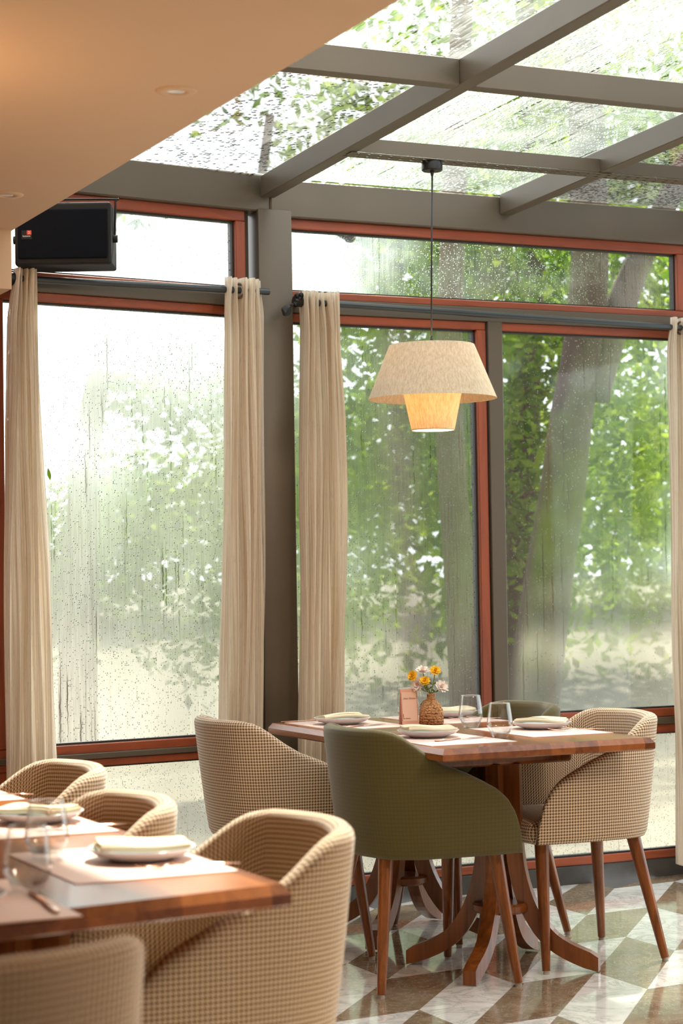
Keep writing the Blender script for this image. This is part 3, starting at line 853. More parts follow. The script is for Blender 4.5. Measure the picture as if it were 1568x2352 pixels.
for i, (x, y, lb, rz) in enumerate(plates):
    z = TZ + 0.0018
    if pl is None:
        pl = make_plate(lb); pl.location = (x, y, z); pl['group'] = 'plates'
    else: dup(pl, (x, y, z), 0, lb, 'plates')
    o = obj('napkin', napkin_mesh(i), M_napkin, smooth=True, angle=50)
    o.location = (x, y, z + 0.021); o.rotation_euler = (0, 0, rz - radians(25))
    where = ['on the plate by the column', 'on the plate behind the nearest olive chair', 'on the plate before the right houndstooth chair', 'on the plate behind the wicker vase',
             'on the blurred plate in the sun patch', 'on the blurred plate behind the two near glasses', 'on the plate cut off at the lower left edge', 'on the plate cut off at the far left edge'][i]
    tag(o, 'folded cream linen napkin ' + where, 'napkin', 'napkins')
# cutlery (pointing along +x, handle at -x)
def fork_mesh():
    bm = BM()
    tube(bm, [(-0.095, 0, 0.002), (-0.06, 0, 0.004), (0.0, 0, 0.006), (0.035, 0, 0.010)], [0.0045, 0.004, 0.0022, 0.003], 10, flat=0.5)
    tube(bm, [(0.033, 0, 0.010), (0.045, 0, 0.008), (0.055, 0, 0.006)], [0.004, 0.0105, 0.011], 12, flat=0.16)
    for k2 in range(4):
        y = -0.009 + 0.006 * k2
        tube(bm, [(0.053, y, 0.0062), (0.075, y, 0.0052), (0.098, y, 0.0100)], [0.0017, 0.0015, 0.0009], 6)
    return bm
def knife_mesh():
    bm = BM()
    tube(bm, [(-0.105, 0, 0.003), (-0.06, 0, 0.004), (0.0, 0, 0.0035)], [0.0048, 0.0048, 0.0035], 10, flat=0.6)
    tube(bm, [(0.0, 0, 0.0035), (0.04, 0.001, 0.003), (0.09, 0.001, 0.003), (0.115, -0.003, 0.003)], [0.0035, 0.0085, 0.0085, 0.001], 10, flat=0.12)
    return bm
fk = kn = None
cut = [
    ('fork', 2.925, 6.53, radians(-25), 'copper fork left of the plate by the column'),
    ('knife', 3.000, 6.225, radians(22), 'copper knife between the column plate and the near olive chair plate'),
    ('fork', 2.950, 5.875, radians(5), 'copper fork peeking out left of the plate behind the nearest olive chair'),
    ('knife', 3.005, 5.535, radians(14), 'copper knife in front of the plate behind the nearest olive chair'),
    ('fork', 3.490, 5.625, radians(168), 'copper fork on the placemat before the right houndstooth chair'),
    ('fork', 3.47, 6.275, radians(170), 'copper fork behind the wicker vase'),
    ('fork', 1.275, 3.375, radians(175), 'blurred copper fork in front of the sunlit plate on the near table'),
    ('fork', 1.285, 4.03, radians(178), 'blurred copper fork at the bright edge of the near table'),
    ('knife', 0.930, 3.125, radians(-95), 'blurred copper knife beside the plate cut off at lower left'),
    ('fork', 1.29, 4.74, radians(165), 'copper fork at the far left edge of the table'),
]
for kind, x, y, rz, lb in cut:
    z = TZ + 0.0018
    if kind == 'fork':
        if fk is None: fk = obj('fork', fork_mesh(), M_copper, smooth=True); o = fk
        else: o = fk.copy(); COL.objects.link(o)
    else:
        if kn is None: kn = obj('knife', knife_mesh(), M_copper, smooth=True); o = kn
        else: o = kn.copy(); COL.objects.link(o)
    o.location = (x, y, z); o.rotation_euler = (0, 0, rz); tag(o, lb, kind, 'copper cutlery')
# tumblers with faceted foot
def make_tumbler(label):
    t = thing('water_glass', label, 'glass')
    S = 40; bm = BM()
    lathe(bm, [(0.0268, 0.0118), (0.0400, 0.0325), (0.0424, 0.0405), (0.0412, 0.052), (0.0330, 0.1085), (0.0326, 0.1098), (0.0318, 0.1102), (0.0310, 0.1096), (0.0310, 0.1083), (0.0390, 0.052), (0.0403, 0.0415), (0.0378, 0.0325), (0.0255, 0.0135)], S)
    obj('wall', bm, M_glass, t, smooth=True, angle=50)
    bm = BM(); lathe(bm, [(0, 0.0), (0.0225, 0.0), (0.0242, 0.0012), (0.0268, 0.006), (0.0345, 0.0215), (0.0325, 0.0205), (0.023, 0.0125), (0, 0.0115)], 10)
    obj('base', bm, M_glass, t)
    bm = BM(); tube(bm, [(0.0318 * cos(a2), 0.0318 * sin(a2), 0.1100) for a2 in [k2 * 2 * pi / 40 for k2 in range(41)]], 0.0011, 8, caps=False)
    obj('rim', bm, M_glassb, t, smooth=True)
    return t
gl0 = None
for x, y, lb in [
    (3.312, 6.50, 'clear water glass left of the peach menu card'),
    (3.278, 5.960, 'clear water glass right of the wicker vase'),
    (3.155, 5.545, 'clear water glass nearest us at the front edge of the set table'),
    (1.085, 3.62, 'blurred water glass, the farther of the pair on the near table'),
    (0.945, 3.265, 'blurred water glass, the nearer of the pair on the near table')]:
    if gl0 is None:
        gl0 = make_tumbler(lb); gl0['group'] = 'water glasses'; gl0.location = (x, y, TZ + 0.0005)
    else: dup(gl0, (x, y, TZ + 0.0005), 0, lb, 'water glasses')
# wicker vase
vx, vy = 3.245, 6.185
t = thing('bud_vase', 'small woven jute bottle vase holding flowers on the set table', 'vase', (vx, vy, TZ + 0.0005))
bm = BM(); lathe(bm, [(0, 0), (0.040, 0), (0.0435, 0.006), (0.0425, 0.03), (0.040, 0.052), (0.032, 0.070), (0.020, 0.083), (0.0145, 0.090), (0.0142, 0.106), (0.0125, 0.108), (0.011, 0.104), (0.011, 0.05), (0, 0.05)], 44, uvs=True)
obj('bottle', bm, M_wicker, t, smooth=True)
bm = BM()
tube(bm, [(0.0160 * cos(a), 0.0160 * sin(a), 0.088 + 0.001 * sin(3 * a)) for a in [k2 * 2 * pi / 24 for k2 in range(25)]], 0.0022, 8, caps=False)
for (dx, dz) in ((-0.038, 0.068), (-0.040, 0.060)):
    tube(bm, [(-0.014 * sin(yaw), 0.014 * cos(yaw), 0.087), (dx * 0.7 * sin(yaw), -dx * 0.7 * cos(yaw), 0.081), (dx * sin(yaw), -dx * cos(yaw), dz)], 0.0016, 6)
obj('twine', bm, M_wicker, t, smooth=True, uv=True)
# flowers
def flower(dx, dz, fwd, kind, label, rz=0, face=None):
    """dx: sideways (as seen across the table), dz: height above the neck, fwd: towards the viewer"""
    side = R0; toward = -Fh
    head = side * dx + toward * fwd + Vector((0, 0, 0.108 + dz))
    t = thing('flower', label, 'flower', (vx, vy, TZ + 0.0005), 0, 'chrysanthemums in the vase')
    bm = BM(); tube(bm, catmull([Vector((0, 0, 0.052)), Vector((0.05 * head.x, 0.05 * head.y, 0.106)), head * 0.6 + Vector((0, 0, 0.036)), head], 12), 0.0017, 8)
    obj('stem', bm, M_stem, t, smooth=True)
    nrm = (face if face is not None else (toward * 0.75 + side * dx * 8 + Vector((0, 0, 0.55)))).normalized()
    a, b = frame_axes(nrm)
    bm = BM()
    layers = ((22, 0.0150, 0.10, 0.0030), (18, 0.0130, 0.5, 0.0028), (13, 0.0095, 0.95, 0.0024), (7, 0.006, 1.3, 0.002)) if kind == 'yellow' else ((20, 0.0195, 0.15, 0.0032), (16, 0.0165, 0.45, 0.003), (10, 0.011, 0.9, 0.0025))
    rr = random.Random(int((dx + 5) * 9999))
    for (n, ln, el, wd) in layers:
        for k2 in range(n):
            an = 2 * pi * (k2 + rr.random() * 0.5) / n; e2 = el + rr.uniform(-0.15, 0.15)
            out_ = (a * cos(an) + b * sin(an)); tang = (-a * sin(an) + b * cos(an))
            d = out_ * cos(e2) + nrm * sin(e2); up = -out_ * sin(e2) + nrm * cos(e2)
            lnn = 1.3 * ln * rr.uniform(0.85, 1.1)
            secs = [(0.0, 0.35, 0), (0.45, 1.0, 0.0006), (0.85, 0.9, 0.0016), (1.0, 0.25, 0.0024)]
            prev = None
            for (f2, w2, lift) in secs:
                c2 = head + d * lnn * f2 + up * lift
                pr = (bm.verts.new(c2 - tang * wd * 1.2 * w2), bm.verts.new(c2 + up * -0.0006), bm.verts.new(c2 + tang * wd * 1.2 * w2))
                if prev:
                    bm.faces.new((prev[0], prev[1], pr[1], pr[0])); bm.faces.new((prev[1], prev[2], pr[2], pr[1]))
                prev = pr
    obj('bloom', bm, M_yellow if kind == 'yellow' else M_whitep, t, smooth=True)
    bm = BM(); bmesh.ops.create_icosphere(bm, subdivisions=2, radius=0.0042 if kind == 'yellow' else 0.0048, matrix=Matrix.Translation(head + nrm * 0.004))
    obj('centre', bm, M_oran if kind == 'yellow' else M_pinkc, t, smooth=True)
    bm = BM()
    for sgn in (-1, 1):
        p = head * 0.45 + Vector((0, 0, 0.055)); q = p + side * 0.016 * sgn + Vector((0, 0, 0.008))
        vs = [bm.verts.new(x) for x in (p, p.lerp(q, .5) + Vector((0, 0, .005)), q, p.lerp(q, .5) - Vector((0, 0, .004)))]
        bm.faces.new(vs)
    obj('leaf', bm, M_stem, t)
flower(-0.063, 0.062, 0.004, 'yellow', 'yellow chrysanthemum leaning out furthest left in the vase', face=Vector((-0.75, -0.45, 0.35)))
flower(-0.022, 0.045, 0.030, 'yellow', 'yellow chrysanthemum low in front of the others')
flower(0.016, 0.078, 0.006, 'yellow', 'yellow chrysanthemum highest at the right of the bunch')
flower(-0.028, 0.077, -0.012, 'white', 'cream chrysanthemum standing upright behind the yellow ones', face=Vector((-0.2, -0.4, 0.8)))
flower(-0.046, 0.031, 0.012, 'white', 'pale pink chrysanthemum at the lower left of the bunch', face=Vector((-0.8, -0.5, 0.1)))
flower(0.036, 0.022, 0.015, 'white', 'white chrysanthemum with a pink heart hanging at the right')
# menu card (tent)
def text_mesh(body, size, name, mat, parent, loc, rot, extr=0.0002, align='CENTER', shear=0.0):
    cu = bpy.data.curves.new(name, 'FONT'); cu.body = body; cu.size = size; cu.align_x = align; cu.extrude = extr; cu.shear = shear
    tmp = bpy.data.objects.new(name, cu); COL.objects.link(tmp)
    dg = bpy.context.evaluated_depsgraph_get(); me = bpy.data.meshes.new_from_object(tmp.evaluated_get(dg))
    bpy.data.objects.remove(tmp); bpy.data.curves.remove(cu)
    me.materials.clear(); me.materials.append(mat)
    o = bpy.data.objects.new(name, me); COL.objects.link(o); o.parent = parent; o.location = loc; o.rotation_euler = rot
    return o
t = thing('menu_card', 'peach tent card with a printed menu panel beside the wicker vase', 'menu card', (3.172, 6.215, TZ + 0.0005), yaw - pi / 2 + radians(14))
Hc, Wc, Dc = 0.125, 0.060, 0.030
tl = math.atan2(0.022, Hc)
def slab(bm, y0, z0, y1, z1, x0, x1, th):
    d = Vector((0, y1 - y0, z1 - z0)).normalized(); n = Vector((0, -d.z, d.y))
    vs = []
    for x in (x0, x1):
        for (y, z, o_) in ((y0, z0, 0), (y1, z1, 0), (y1, z1, th), (y0, z0, th)): vs.append(bm.verts.new(Vector((x, y, z)) + n * o_))
    bm.faces.new(vs[:4]); bm.faces.new(vs[4:][::-1])
    for k2 in range(4): bm.faces.new((vs[k2], vs[(k2 + 1) % 4], vs[4 + (k2 + 1) % 4], vs[4 + k2]))
bm = BM(); slab(bm, -0.022, 0.0, 0.0, Hc, -Wc / 2, Wc / 2, 0.0012); obj('front_panel', bm, M_card, t)
bm = BM(); slab(bm, 0.022, 0.0, 0.001, Hc, -Wc / 2, Wc / 2, -0.0012); obj('rear_panel', bm, M_card, t)
def on_card(h): return Vector((0, -0.022 + 0.022 * h / Hc, h)) + Vector((0, -1, 0.022 / Hc)) * 0.0014
bm = BM(); p0, p1 = on_card(0.014), on_card(0.113); slab(bm, p0.y, p0.z, p1.y, p1.z, -0.026, 0.026, 0.0003); obj('printed_panel', bm, M_cardin, t)
rx = pi / 2 - tl
def ct(body, size, h, x=0.0, **k2):
    p = on_card(h) + Vector((0, -1, 0)) * 0.0007; p.x = x
    return text_mesh(body, size, 'lettering', M_ink, t, p, (rx, 0, 0), **k2)
ct('Dear Donna', 0.0088, 0.089, shear=0.35)
ct('& DRINKS', 0.0055, 0.021, -0.011)
o = ct('CUISINE', 0.005, 0.030, -0.0225); o.rotation_euler = (Matrix.Rotation(rx, 3, 'X') @ Matrix.Rotation(pi / 2, 3, 'Z')).to_euler()
bm = BM()
for sx in (-1, 1):
    for k2 in range(16):
        p = on_card(0.018 + k2 * 0.006); box(bm, (sx * 0.0285 - 0.0008, p.y - 0.0006, p.z - 0.001), (sx * 0.0285 + 0.0008, p.y + 0.0006, p.z + 0.001))
obj('beaded_border', bm, M_ink, t)

# ------------------------------------------------------------------ pendant lamp
LX, LY = 3.332, 6.30
t = thing('pendant_lamp', 'two-tier cream linen pendant lamp hanging over the set table', 'lamp', (LX, LY, 0))
zc = zr(YR, 2.719)
bm = BM(); lathe(bm, [(0, zc), (0.037, zc), (0.038, zc - 0.004), (0.038, zc - 0.03), (0.034, zc - 0.034), (0, zc - 0.034)], 32, (-0.01, -0.045, 0)); obj('canopy', bm, M_iron, t, smooth=True, angle=40)
bm = BM(); tube(bm, [(-0.01, -0.045, zc - 0.03), (-0.01, -0.045, zc - 0.052)], [0.009, 0.004], 12)
tube(bm, [(-0.01, -0.045, zc - 0.05), (-0.004, -0.018, 2.4), (0, 0, 2.12)], 0.0032, 10)
tube(bm, [(0, 0, 2.125), (0, 0, 2.098)], [0.004, 0.008], 12); tube(bm, [(0, 0, 2.10), (0, 0, 1.99)], 0.006, 10); obj('cord', bm, M_cord, t, smooth=True)
def shade(r0, z0, r1, z1, th, cap):
    bm = BM(); pr = [(r1, z1), (r0, z0)]
    pr += [(r0 - th, z0), (r1 - th, z1), (r1, z1)]
    lathe(bm, pr, 64)
    bmesh.ops.remove_doubles(bm, verts=bm.verts[:], dist=1e-5)
    return bm
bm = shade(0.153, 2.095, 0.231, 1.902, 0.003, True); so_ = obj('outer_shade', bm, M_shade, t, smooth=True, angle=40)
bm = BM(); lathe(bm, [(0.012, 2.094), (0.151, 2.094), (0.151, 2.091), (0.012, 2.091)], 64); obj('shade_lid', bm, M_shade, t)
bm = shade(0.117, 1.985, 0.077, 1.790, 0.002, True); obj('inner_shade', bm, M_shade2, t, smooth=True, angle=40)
bm = BM(); tube(bm, [(0.0772 * cos(a), 0.0772 * sin(a), 1.7905) for a in [k2 * 2 * pi / 48 for k2 in range(49)]], 0.0018, 6, caps=False); obj('rim', bm, M_shade, t, smooth=True)
bm = BM(); bmesh.ops.create_uvsphere(bm, u_segments=16, v_segments=12, radius=0.028, matrix=Matrix.Translation((0, 0, 1.925))); obj('bulb', bm, M_bulb, t, smooth=True)
bm = BM(); tube(bm, [(0, 0, 1.95), (0, 0, 1.995)], 0.017, 14); obj('socket', bm, M_cord, t, smooth=True, angle=40)
lamp('pendant_light', (LX, LY, 1.885), 9.0, (1.0, 0.78, 0.50), 0.03)
lamp('pendant_light', (LX, LY, 2.02), 3.0, (1.0, 0.78, 0.50), 0.03)

# ------------------------------------------------------------------ downlights in the plaster
for (x, y, lb) in ((1.686, 4.482, 'round recessed downlight in the middle of the tan plaster ceiling'), (1.659, 5.886, 'round recessed downlight at the left edge near the end of the plaster ceiling')):
    t = thing('downlight', lb, 'downlight', (x, y, 2.45), 0, 'recessed downlights')
    bm = BM(); lathe(bm, [(0.052, 0.0), (0.050, -0.003), (0.026, -0.005), (0.024, -0.001)], 36); obj('ring', bm, M_plaster, t, smooth=True)
    bm = BM(); lathe(bm, [(0, -0.004), (0.018, -0.0035), (0.024, -0.0015)], 28); obj('lens', bm, M_plate, t, smooth=True)

# ------------------------------------------------------------------ loudspeaker
t = thing('loudspeaker', 'black wall loudspeaker hung under the roof beam at the top left', 'speaker', (2.075, 6.655, 2.372), yaw - pi / 2)
bm = BM(); box(bm, (-0.168, 0.0, 0), (0.168, 0.17, 0.219), bevel=0.008, seg=2); obj('cabinet', bm, M_black, t)
bm = BM(); box(bm, (-0.156, -0.006, 0.022), (0.156, 0.004, 0.194), bevel=0.003, seg=1); obj('grille', bm, M_grille, t)
bm = BM(); tube(bm, catmull([(0.172, 0.07, 0.10), (0.176, 0.07, 0.225), (0.160, 0.07, 0.240), (-0.160, 0.07, 0.240), (-0.176, 0.07, 0.225), (-0.172, 0.07, 0.10)], 60), 0.004, 8); obj('bracket', bm, M_iron, t, smooth=True)
bm = BM()
for sx in (-1, 1): tube(bm, [(sx * 0.168, 0.07, 0.10), (sx * 0.183, 0.07, 0.10)], 0.014, 14)
obj('knob', bm, M_iron, t, smooth=True, angle=40)
bm = BM(); box(bm, (-0.143, -0.0072, 0.090), (-0.107, -0.0058, 0.121)); bdg = obj('badge', bm, M_black, t)
bm = BM(); box(bm, (-0.124, -0.0082, 0.106), (-0.1085, -0.0070, 0.1205)); obj('mark', bm, M_red, bdg)
text_mesh('2', 0.012, 'mark', M_white, bdg, (-0.1165, -0.0084, 0.109), (pi / 2, 0, 0))
text_mesh('luzonix', 0.0095, 'lettering', M_white, bdg, (-0.125, -0.0084, 0.098), (pi / 2, 0, 0))

# ------------------------------------------------------------------ curtain rods and curtains
def A3(a, o, z): p = PA + DA * a + NA * o; return Vector((p.x, p.y, z))
def B3(x, o, z): return Vector((x, 7.0 - o, z))
t = thing('curtain_rod', 'plain dark curtain rod across the left window bay', 'curtain rod')
bm = BM(); tube(bm, [A3(-1.09, 0.09, 2.332), A3(0.014, 0.09, 2.354)], 0.0125, 16); obj('rod', bm, M_rod, t, smooth=True, angle=40)
bm = BM(); tube(bm, [A3(-1.045, 0.0, 2.325), A3(-1.045, 0.09, 2.325)], 0.008, 10); tube(bm, [A3(-1.06, 0.09, 2.33), A3(-1.02, 0.09, 2.331)], 0.024, 14)
obj('bracket', bm, M_iron, t, smooth=True, angle=40)
t = thing('curtain_rod', 'dark curtain rod with a leaf finial across the right window bay', 'curtain rod')
def rb(x): return 2.318 - 0.018 * (x - 3.2)
bm = BM(); tube(bm, [B3(3.07, 0.1, rb(3.07)), B3(5.2, 0.1, rb(5.2))], 0.0125, 16); obj('rod', bm, M_rod, t, smooth=True, angle=40)
bm = BM(); tube(bm, [B3(3.105, 0.0, 2.318), B3(3.105, 0.1, 2.318)], 0.008, 10)
tube(bm, [B3(3.06, 0.1, 2.322), B3(3.098, 0.1, 2.321)], [0.020, 0.022], 8)
for (dx, dz) in ((-0.006, 0.018), (0.010, 0.022), (-0.014, -0.014), (0.004, 0.008)):
    bmesh.ops.create_icosphere(bm, subdivisions=1, radius=0.013, matrix=Matrix.Translation(B3(3.075 + dx, 0.112, 2.322 + dz)))
obj('bracket', bm, M_iron, t, smooth=True, angle=40)
bm = BM()      # leaf finial
spine = [B3(3.058, 0.11, 2.312), B3(3.035, 0.118, 2.297), B3(3.02, 0.12, 2.280), B3(3.012, 0.118, 2.262)]
P = catmull(spine, 10); prev = None
for i, p in enumerate(P):
    f2 = i / 9; wd = 0.002 + 0.018 * max(0, sin(pi * min(1, max(0, (f2 - 0.3) / 0.7)))) ** 0.7
    d = Vector((0.75, 0, -0.55)).normalized()
    row = [bm.verts.new(p + d * wd * q + Vector((0, (0.004 * (abs(q) - 1) + 0.0015 * (i % 2)), 0))) for q in (-1, -.5, 0, .5, 1)]
    row2 = [bm.verts.new(v.co + Vector((0, 0.005, 0))) for v in row]
    if prev:
        for k2 in range(4):
            bm.faces.new((prev[0][k2], prev[0][k2 + 1], row[k2 + 1], row[k2])); bm.faces.new((prev[1][k2], row2[k2], row2[k2 + 1], prev[1][k2 + 1]))
    prev = (row, row2)
tube(bm, [B3(3.078, 0.1, 2.322), B3(3.058, 0.11, 2.312), B3(3.04, 0.116, 2.30)], 0.005, 8)
obj('finial', bm, M_iron, t, smooth=True)
def curtain(label, f3, left, right, ztop, zbot, folds, amp, ctr_o, seed, eyes, zrod):
    """left/right: tables z -> position along the bay"""
    t = thing('curtain', label, 'curtain', (0, 0, 0), 0, 'cream linen curtains')
    rnd = random.Random(seed)
    nu, nz = folds * 14, 70
    bm = BM(); uvl = bm.loops.layers.uv.verify(); grid = []
    ph = [rnd.uniform(-0.5, 0.5) for _ in range(8)]
    for j in range(nz + 1):
        z = zbot + (ztop - zbot) * j / nz
        l, r = interp(z, left), interp(z, right)
        top = max(0.0, min(1.0, (z - (ztop - 0.12)) / 0.10))
        row = []
        for i in range(nu + 1):
            u = i / nu
            hgt = (ztop - z)
            phase = 2 * pi * folds * u + 0.45 * sin(1.7 * hgt + ph[0] * 6 + u * 5) * (1 - top) * 0.8
            a_ = amp * (1 + 0.35 * sin(u * 9 + ph[1] * 6 + hgt * 0.8))
            o_ = ctr_o + a_ * sin(phase) + 0.012 * sin(3 * u + ph[2] * 5 + hgt) * (1 - top)
            du = 0.35 * sin(2 * phase + 0.6) / (2 * pi * folds) * (1 - 0.5 * top)
            a = l + (r - l) * min(1.0, max(0.0, u + du)) + 0.004 * sin(hgt * 5 + u * 11 + ph[3] * 6) * (1 - top)
            zz = z + (0.006 * sin(phase + 1) if j in (0, nz) else 0)
            row.append(bm.verts.new(f3(a, o_, zz)))
        grid.append(row)
    wid = folds * 4 * amp * 1.15 + 0.12
    for j in range(nz):
        for i in range(nu):
            f = bm.faces.new((grid[j][i], grid[j][i + 1], grid[j + 1][i + 1], grid[j + 1][i]))
            for l_, (jj, ii) in zip(f.loops, ((j, i), (j, i + 1), (j + 1, i + 1), (j + 1, i))):
                l_[uvl].uv = (ii / nu * wid + seed, zbot + (ztop - zbot) * jj / nz)
    obj('cloth', bm, M_curtain, t, smooth=True, uv='keep')
    for (a, z) in eyes:
        bm = BM(); c = f3(a, ctr_o, z); al = (f3(1, 0, 0) - f3(0, 0, 0)).normalized(); ou = (f3(0, 1, 0) - f3(0, 0, 0)).normalized()
        pts = [c + (ou * 0.8 + al * 0.6).normalized() * 0.024 * cos(q) + Vector((0, 0, 0.026 * sin(q))) for q in [k2 * 2 * pi / 28 for k2 in range(29)]]
        tube(bm, pts, 0.0052, 8, caps=False); obj('eyelet', bm, M_brown, t, smooth=True)
    return t
curtain('narrow cream linen curtain at the far left, gathered against the brick', A3, [(0.03, -1.09), (1.3, -1.075), (1.8, -1.068), (2.18, -1.05), (2.40, -1.022)],
        [(0.03, -0.855), (0.68, -0.875), (1.32, -0.892), (1.63, -0.91), (2.1, -0.93), (2.40, -0.945)], 2.362, 0.03, 5, 0.042, 0.09, 1, [], 2.33)
curtain('cream linen curtain just left of the brown column', A3, [(0.03, -0.235), (0.75, -0.219), (1.15, -0.198), (1.48, -0.187), (2.2, -0.172), (2.40, -0.178)],
        [(0.03, -0.05), (0.82, -0.036), (1.3, -0.026), (2.4, -0.022)], 2.390, 0.03, 5, 0.044, 0.09, 2, [(-0.117, 2.349)], 2.35)
curtain('cream linen curtain just right of the brown column', B3, [(0.03, 3.04), (0.755, 3.05), (1.3, 3.067), (2.2, 3.092), (2.40, 3.088)],
        [(0.03, 3.245), (0.75, 3.254), (1.48, 3.267), (1.9, 3.261), (2.15, 3.245), (2.40, 3.243)], 2.354, 0.03, 6, 0.046, 0.10, 3, [(3.115, 2.318)], 2.32)
curtain('cream linen curtain at the right edge of the picture', B3, [(0.03, 4.738), (0.93, 4.738), (1.65, 4.755), (2.3, 4.775)],
        [(0.03, 5.12), (1.0, 5.11), (2.3, 5.08)], 2.325, 0.062, 6, 0.050, 0.10, 4, [(4.832, rb(4.83))], 2.29)

# ------------------------------------------------------------------ outside
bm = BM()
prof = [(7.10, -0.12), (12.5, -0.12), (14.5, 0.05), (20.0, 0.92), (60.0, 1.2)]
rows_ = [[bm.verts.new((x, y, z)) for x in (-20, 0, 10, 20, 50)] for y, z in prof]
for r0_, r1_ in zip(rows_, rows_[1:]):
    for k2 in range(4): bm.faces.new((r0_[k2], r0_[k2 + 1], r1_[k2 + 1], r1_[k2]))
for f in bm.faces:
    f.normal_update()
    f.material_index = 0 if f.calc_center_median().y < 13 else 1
struct(obj('ground', bm, [plain('shade_toned_soil', (0.15, 0.13, 0.09), 0.9, var=0.4, vscale=2.0), plain('pale_sandy_bank', (0.12, 0.11, 0.078), 0.9, var=0.2, vscale=1.0)]))  # shade near the wall is put into the soil colour
def leaves(bm, centers, n, size, rnd, drop=0.3):
    for _ in range(n):
        c, r = centers[rnd.randrange(len(centers))]
        while True:
            p = Vector((rnd.uniform(-1, 1), rnd.uniform(-1, 1), rnd.uniform(-1, 1)))
            if p.length <= 1: break
        p = c + Vector((p.x * r[0], p.y * r[1], p.z * r[2]))
        s = size * rnd.uniform(0.6, 1.35)
        d = Vector((rnd.gauss(0, 1), rnd.gauss(0, 1), rnd.gauss(-drop, 0.7))).normalized()
        a, b = frame_axes(d); an = rnd.uniform(-1.2, 1.2); a2 = a * cos(an) + b * sin(an); up = d.cross(a2)
        vs = [bm.verts.new(p), bm.verts.new(p + d * s * 0.5 + a2 * s * 0.24 + up * s * 0.06), bm.verts.new(p + d * s), bm.verts.new(p + d * s * 0.5 - a2 * s * 0.24 + up * s * 0.06)]
        bm.faces.new(vs)
def tree(label, trunk, rad, crowns, n, size, mat, seed, bark=None, branches=()):
    b = Vector(trunk[0])
    t = thing('tree', label, 'tree', (b.x, b.y, b.z), 0, 'trees outside the windows')
    P = catmull([Vector(p) - b for p in trunk], 26)
    bm = BM(); tube(bm, P, [rad[0] + (rad[1] - rad[0]) * i / 25 for i in range(26)], 16); obj('trunk', bm, bark or M_bark, t, smooth=True)
    for br_ in branches:
        bm = BM(); Q = catmull([Vector(p) - b for p in br_[0]], 14); tube(bm, Q, [br_[1] * (1 - 0.6 * i / 13) for i in range(14)], 10); obj('branch', bm, bark or M_bark, t, smooth=True)
    rnd = random.Random(seed); bm = BM()
    leaves(bm, [(Vector(c) - b, r) for c, r in crowns], n, size, rnd)
    obj('foliage', bm, mat, t)
    return t
GZ = -0.12
tree('leaning grey brown tree trunk close behind the right misted window', [(5.36, 9.10, GZ), (5.37, 9.10, 0.5), (5.43, 9.07, 1.0), (5.475, 9.04, 1.35), (5.525, 9.0, 1.7), (5.56, 8.97, 2.05), (5.62, 8.93, 2.45), (5.66, 8.90, 3.0), (5.65, 8.95, 4.2), (5.5, 9.1, 6.0)], (0.150, 0.085),
     [((5.6, 9.2, 5.6), (1.4, 1.2, 0.8)), ((6.8, 9.6, 5.2), (1.2, 1.2, 0.8)), ((6.0, 7.8, 5.9), (1.3, 1.4, 0.45)), ((7.4, 8.0, 6.0), (1.4, 1.6, 0.5)), ((5.9, 7.0, 6.2), (1.0, 1.2, 0.4))], 6500, 0.13, M_leaf, 11, M_bark, [([(5.66, 8.92, 2.2), (5.85, 8.9, 2.7), (6.15, 8.85, 3.3), (6.7, 8.8, 4.2)], 0.10)])  # last three crowns are added unseen above the roof to block sun
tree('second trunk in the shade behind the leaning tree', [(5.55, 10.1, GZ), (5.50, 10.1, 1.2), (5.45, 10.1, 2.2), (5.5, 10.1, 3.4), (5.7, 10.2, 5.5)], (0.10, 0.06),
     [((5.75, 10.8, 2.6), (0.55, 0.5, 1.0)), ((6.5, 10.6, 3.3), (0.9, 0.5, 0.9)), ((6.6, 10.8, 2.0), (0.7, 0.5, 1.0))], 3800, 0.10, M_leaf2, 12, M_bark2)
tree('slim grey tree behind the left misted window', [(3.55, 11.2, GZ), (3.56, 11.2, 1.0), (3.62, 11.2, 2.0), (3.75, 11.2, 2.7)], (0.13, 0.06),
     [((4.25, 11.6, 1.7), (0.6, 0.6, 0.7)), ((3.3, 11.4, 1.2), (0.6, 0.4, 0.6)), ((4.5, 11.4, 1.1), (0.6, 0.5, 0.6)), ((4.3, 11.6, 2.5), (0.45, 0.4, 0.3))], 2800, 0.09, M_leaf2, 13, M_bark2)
tree('bright green tree behind the middle misted window', [(5.0, 12.2, GZ), (4.95, 12.2, 1.5), (5.05, 12.2, 3.0), (5.3, 12.3, 4.4)], (0.055, 0.03),
     [((5.2, 11.9, 1.6), (0.75, 0.6, 1.1)), ((5.9, 12.0, 2.6), (0.8, 0.6, 1.2)), ((6.2, 12.2, 4.2), (0.9, 0.8, 0.8))], 5200, 0.095, M_leaf, 14)
tree('sunlit green tree far behind the right misted window', [(7.4, 12.6, GZ), (7.4, 12.6, 2.0), (7.5, 12.6, 4.0), (7.5, 12.6, 6.0)], (0.14, 0.08),
     [((7.3, 12.4, 2.0), (1.2, 0.6, 1.5)), ((7.6, 12.4, 3.9), (1.3, 0.7, 1.2)), ((7.6, 12.6, 5.4), (1.4, 0.8, 1.0)), ((8.9, 12.4, 2.6), (1.0, 0.6, 1.6))], 7500, 0.11, M_leaf, 15)
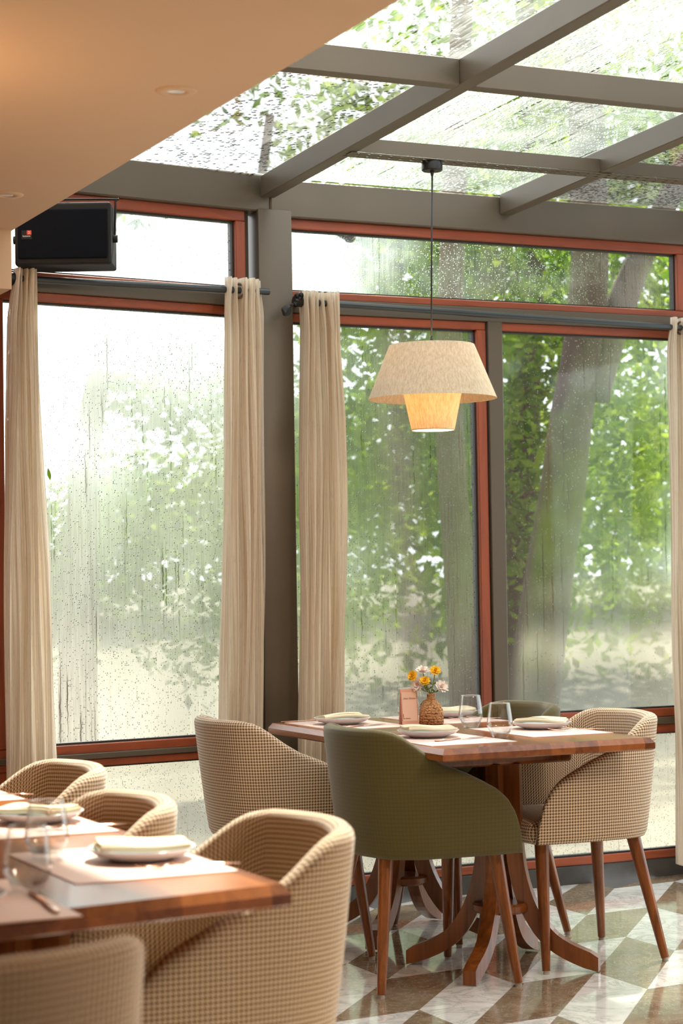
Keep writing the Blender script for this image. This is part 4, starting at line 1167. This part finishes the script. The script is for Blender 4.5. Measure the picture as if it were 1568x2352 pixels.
tree('tall tree filling the view beyond the right windows', [(9.4, 16.0, GZ), (9.4, 16.0, 2.5), (9.5, 15.8, 5.0), (9.6, 15.4, 7.0)], (0.2, 0.1),
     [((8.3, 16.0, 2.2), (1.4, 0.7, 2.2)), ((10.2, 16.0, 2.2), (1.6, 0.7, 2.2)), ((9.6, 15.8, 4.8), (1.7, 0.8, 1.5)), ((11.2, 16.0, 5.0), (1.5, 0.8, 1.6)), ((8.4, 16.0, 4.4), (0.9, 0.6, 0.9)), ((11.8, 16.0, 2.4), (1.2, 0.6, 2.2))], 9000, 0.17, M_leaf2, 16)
tree('sparse tree whose twigs hang over the left roof pane', [(3.2, 14.0, GZ), (3.3, 14.0, 2.5), (3.9, 13.6, 4.2), (5.2, 13.0, 5.1)], (0.07, 0.02),
     [((5.1, 13.0, 4.75), (0.7, 0.5, 0.35)), ((6.2, 12.8, 5.1), (0.8, 0.5, 0.5)), ((4.4, 13.2, 3.95), (0.5, 0.3, 0.22))], 520, 0.11, M_leaf2, 17)
def shrub(label, c, r, n, size, mat, seed):
    t = thing('shrub', label, 'shrub', (c[0], c[1], 0.80), 0, 'shrubs outside the windows')
    rnd = random.Random(seed); bm = BM()
    cs = [(Vector((rnd.uniform(-.6, .6) * r[0], rnd.uniform(-.5, .5) * r[1], r[2] * rnd.uniform(0.3, 1.2))), (r[0] * .55, r[1] * .6, r[2] * .6)) for _ in range(7)]
    leaves(bm, cs, n, size, rnd); obj('foliage', bm, mat, t)
    bm = BM()
    for k2 in range(4): tube(bm, [(0.03 * k2, 0, 0), (0.1 * (k2 - 1.5) * r[0], 0.05 * k2, r[2] * 0.9)], [0.02, 0.008], 6)
    obj('stem', bm, M_bark, t)
for k3, (x, rz_, lb) in enumerate(((3.2, 1.0, 'shrub on the bank beyond the far left curtain'), (5.1, 0.95, 'shrub on the bank beyond the left end of the tall left window'), (7.0, 1.05, 'shrub on the bank beyond the right end of the tall left window'),
                             (8.9, 1.5, 'shrub on the bank beyond the middle window'), (10.8, 1.7, 'shrub on the bank behind the mullion'), (12.7, 1.7, 'shrub on the bank beyond the right window'), (14.6, 1.9, 'shrub on the bank beyond the right curtain'))):
    shrub(lb, (x, 19.6), (1.35, 0.8, rz_), 2600, 0.15, M_leaf2 if k3 % 2 else M_leaf, 30 + k3)
# security camera fixed outside under the eaves
t = thing('security_camera', 'small dark camera outside under the roof edge behind the long top window', 'camera', (3.415, 7.20, 2.665))
bm = BM(); tube(bm, [(-0.022, 0.03, 0.0), (0.004, -0.03, -0.035)], [0.026, 0.023], 18); obj('housing', bm, M_black, t, smooth=True, angle=40)
bm = BM(); tube(bm, [(0.003, -0.028, -0.034), (0.010, -0.042, -0.042)], [0.027, 0.021], 18); obj('lens', bm, M_rod, t, smooth=True, angle=40)
bm = BM(); tube(bm, [(-0.01, 0.02, 0.0), (-0.01, 0.02, 0.05), (-0.01, -0.118, 0.05)], 0.010, 10); obj('bracket', bm, M_black, t, smooth=True)
# a leaf stuck to the pane
bm = BM(); c = A3(-0.845, -0.030, 1.655)
vs = []
for i in range(9):
    f2 = i / 8; wd = 0.007 * sin(pi * f2) ** 0.8
    p = c + DA * (-0.004 + 0.008 * f2) + Vector((0, 0, 0.022 - 0.044 * f2))
    vs.append((bm.verts.new(p - DA * wd), bm.verts.new(p + NA * 0.002), bm.verts.new(p + DA * wd)))
for a, b in zip(vs, vs[1:]):
    bm.faces.new((a[0], a[1], b[1], b[0])); bm.faces.new((a[1], a[2], b[2], b[1]))
tag(obj('leaf', bm, M_leaf, None, smooth=True), 'single green leaf stuck to the left window beside the far left curtain', 'leaf')
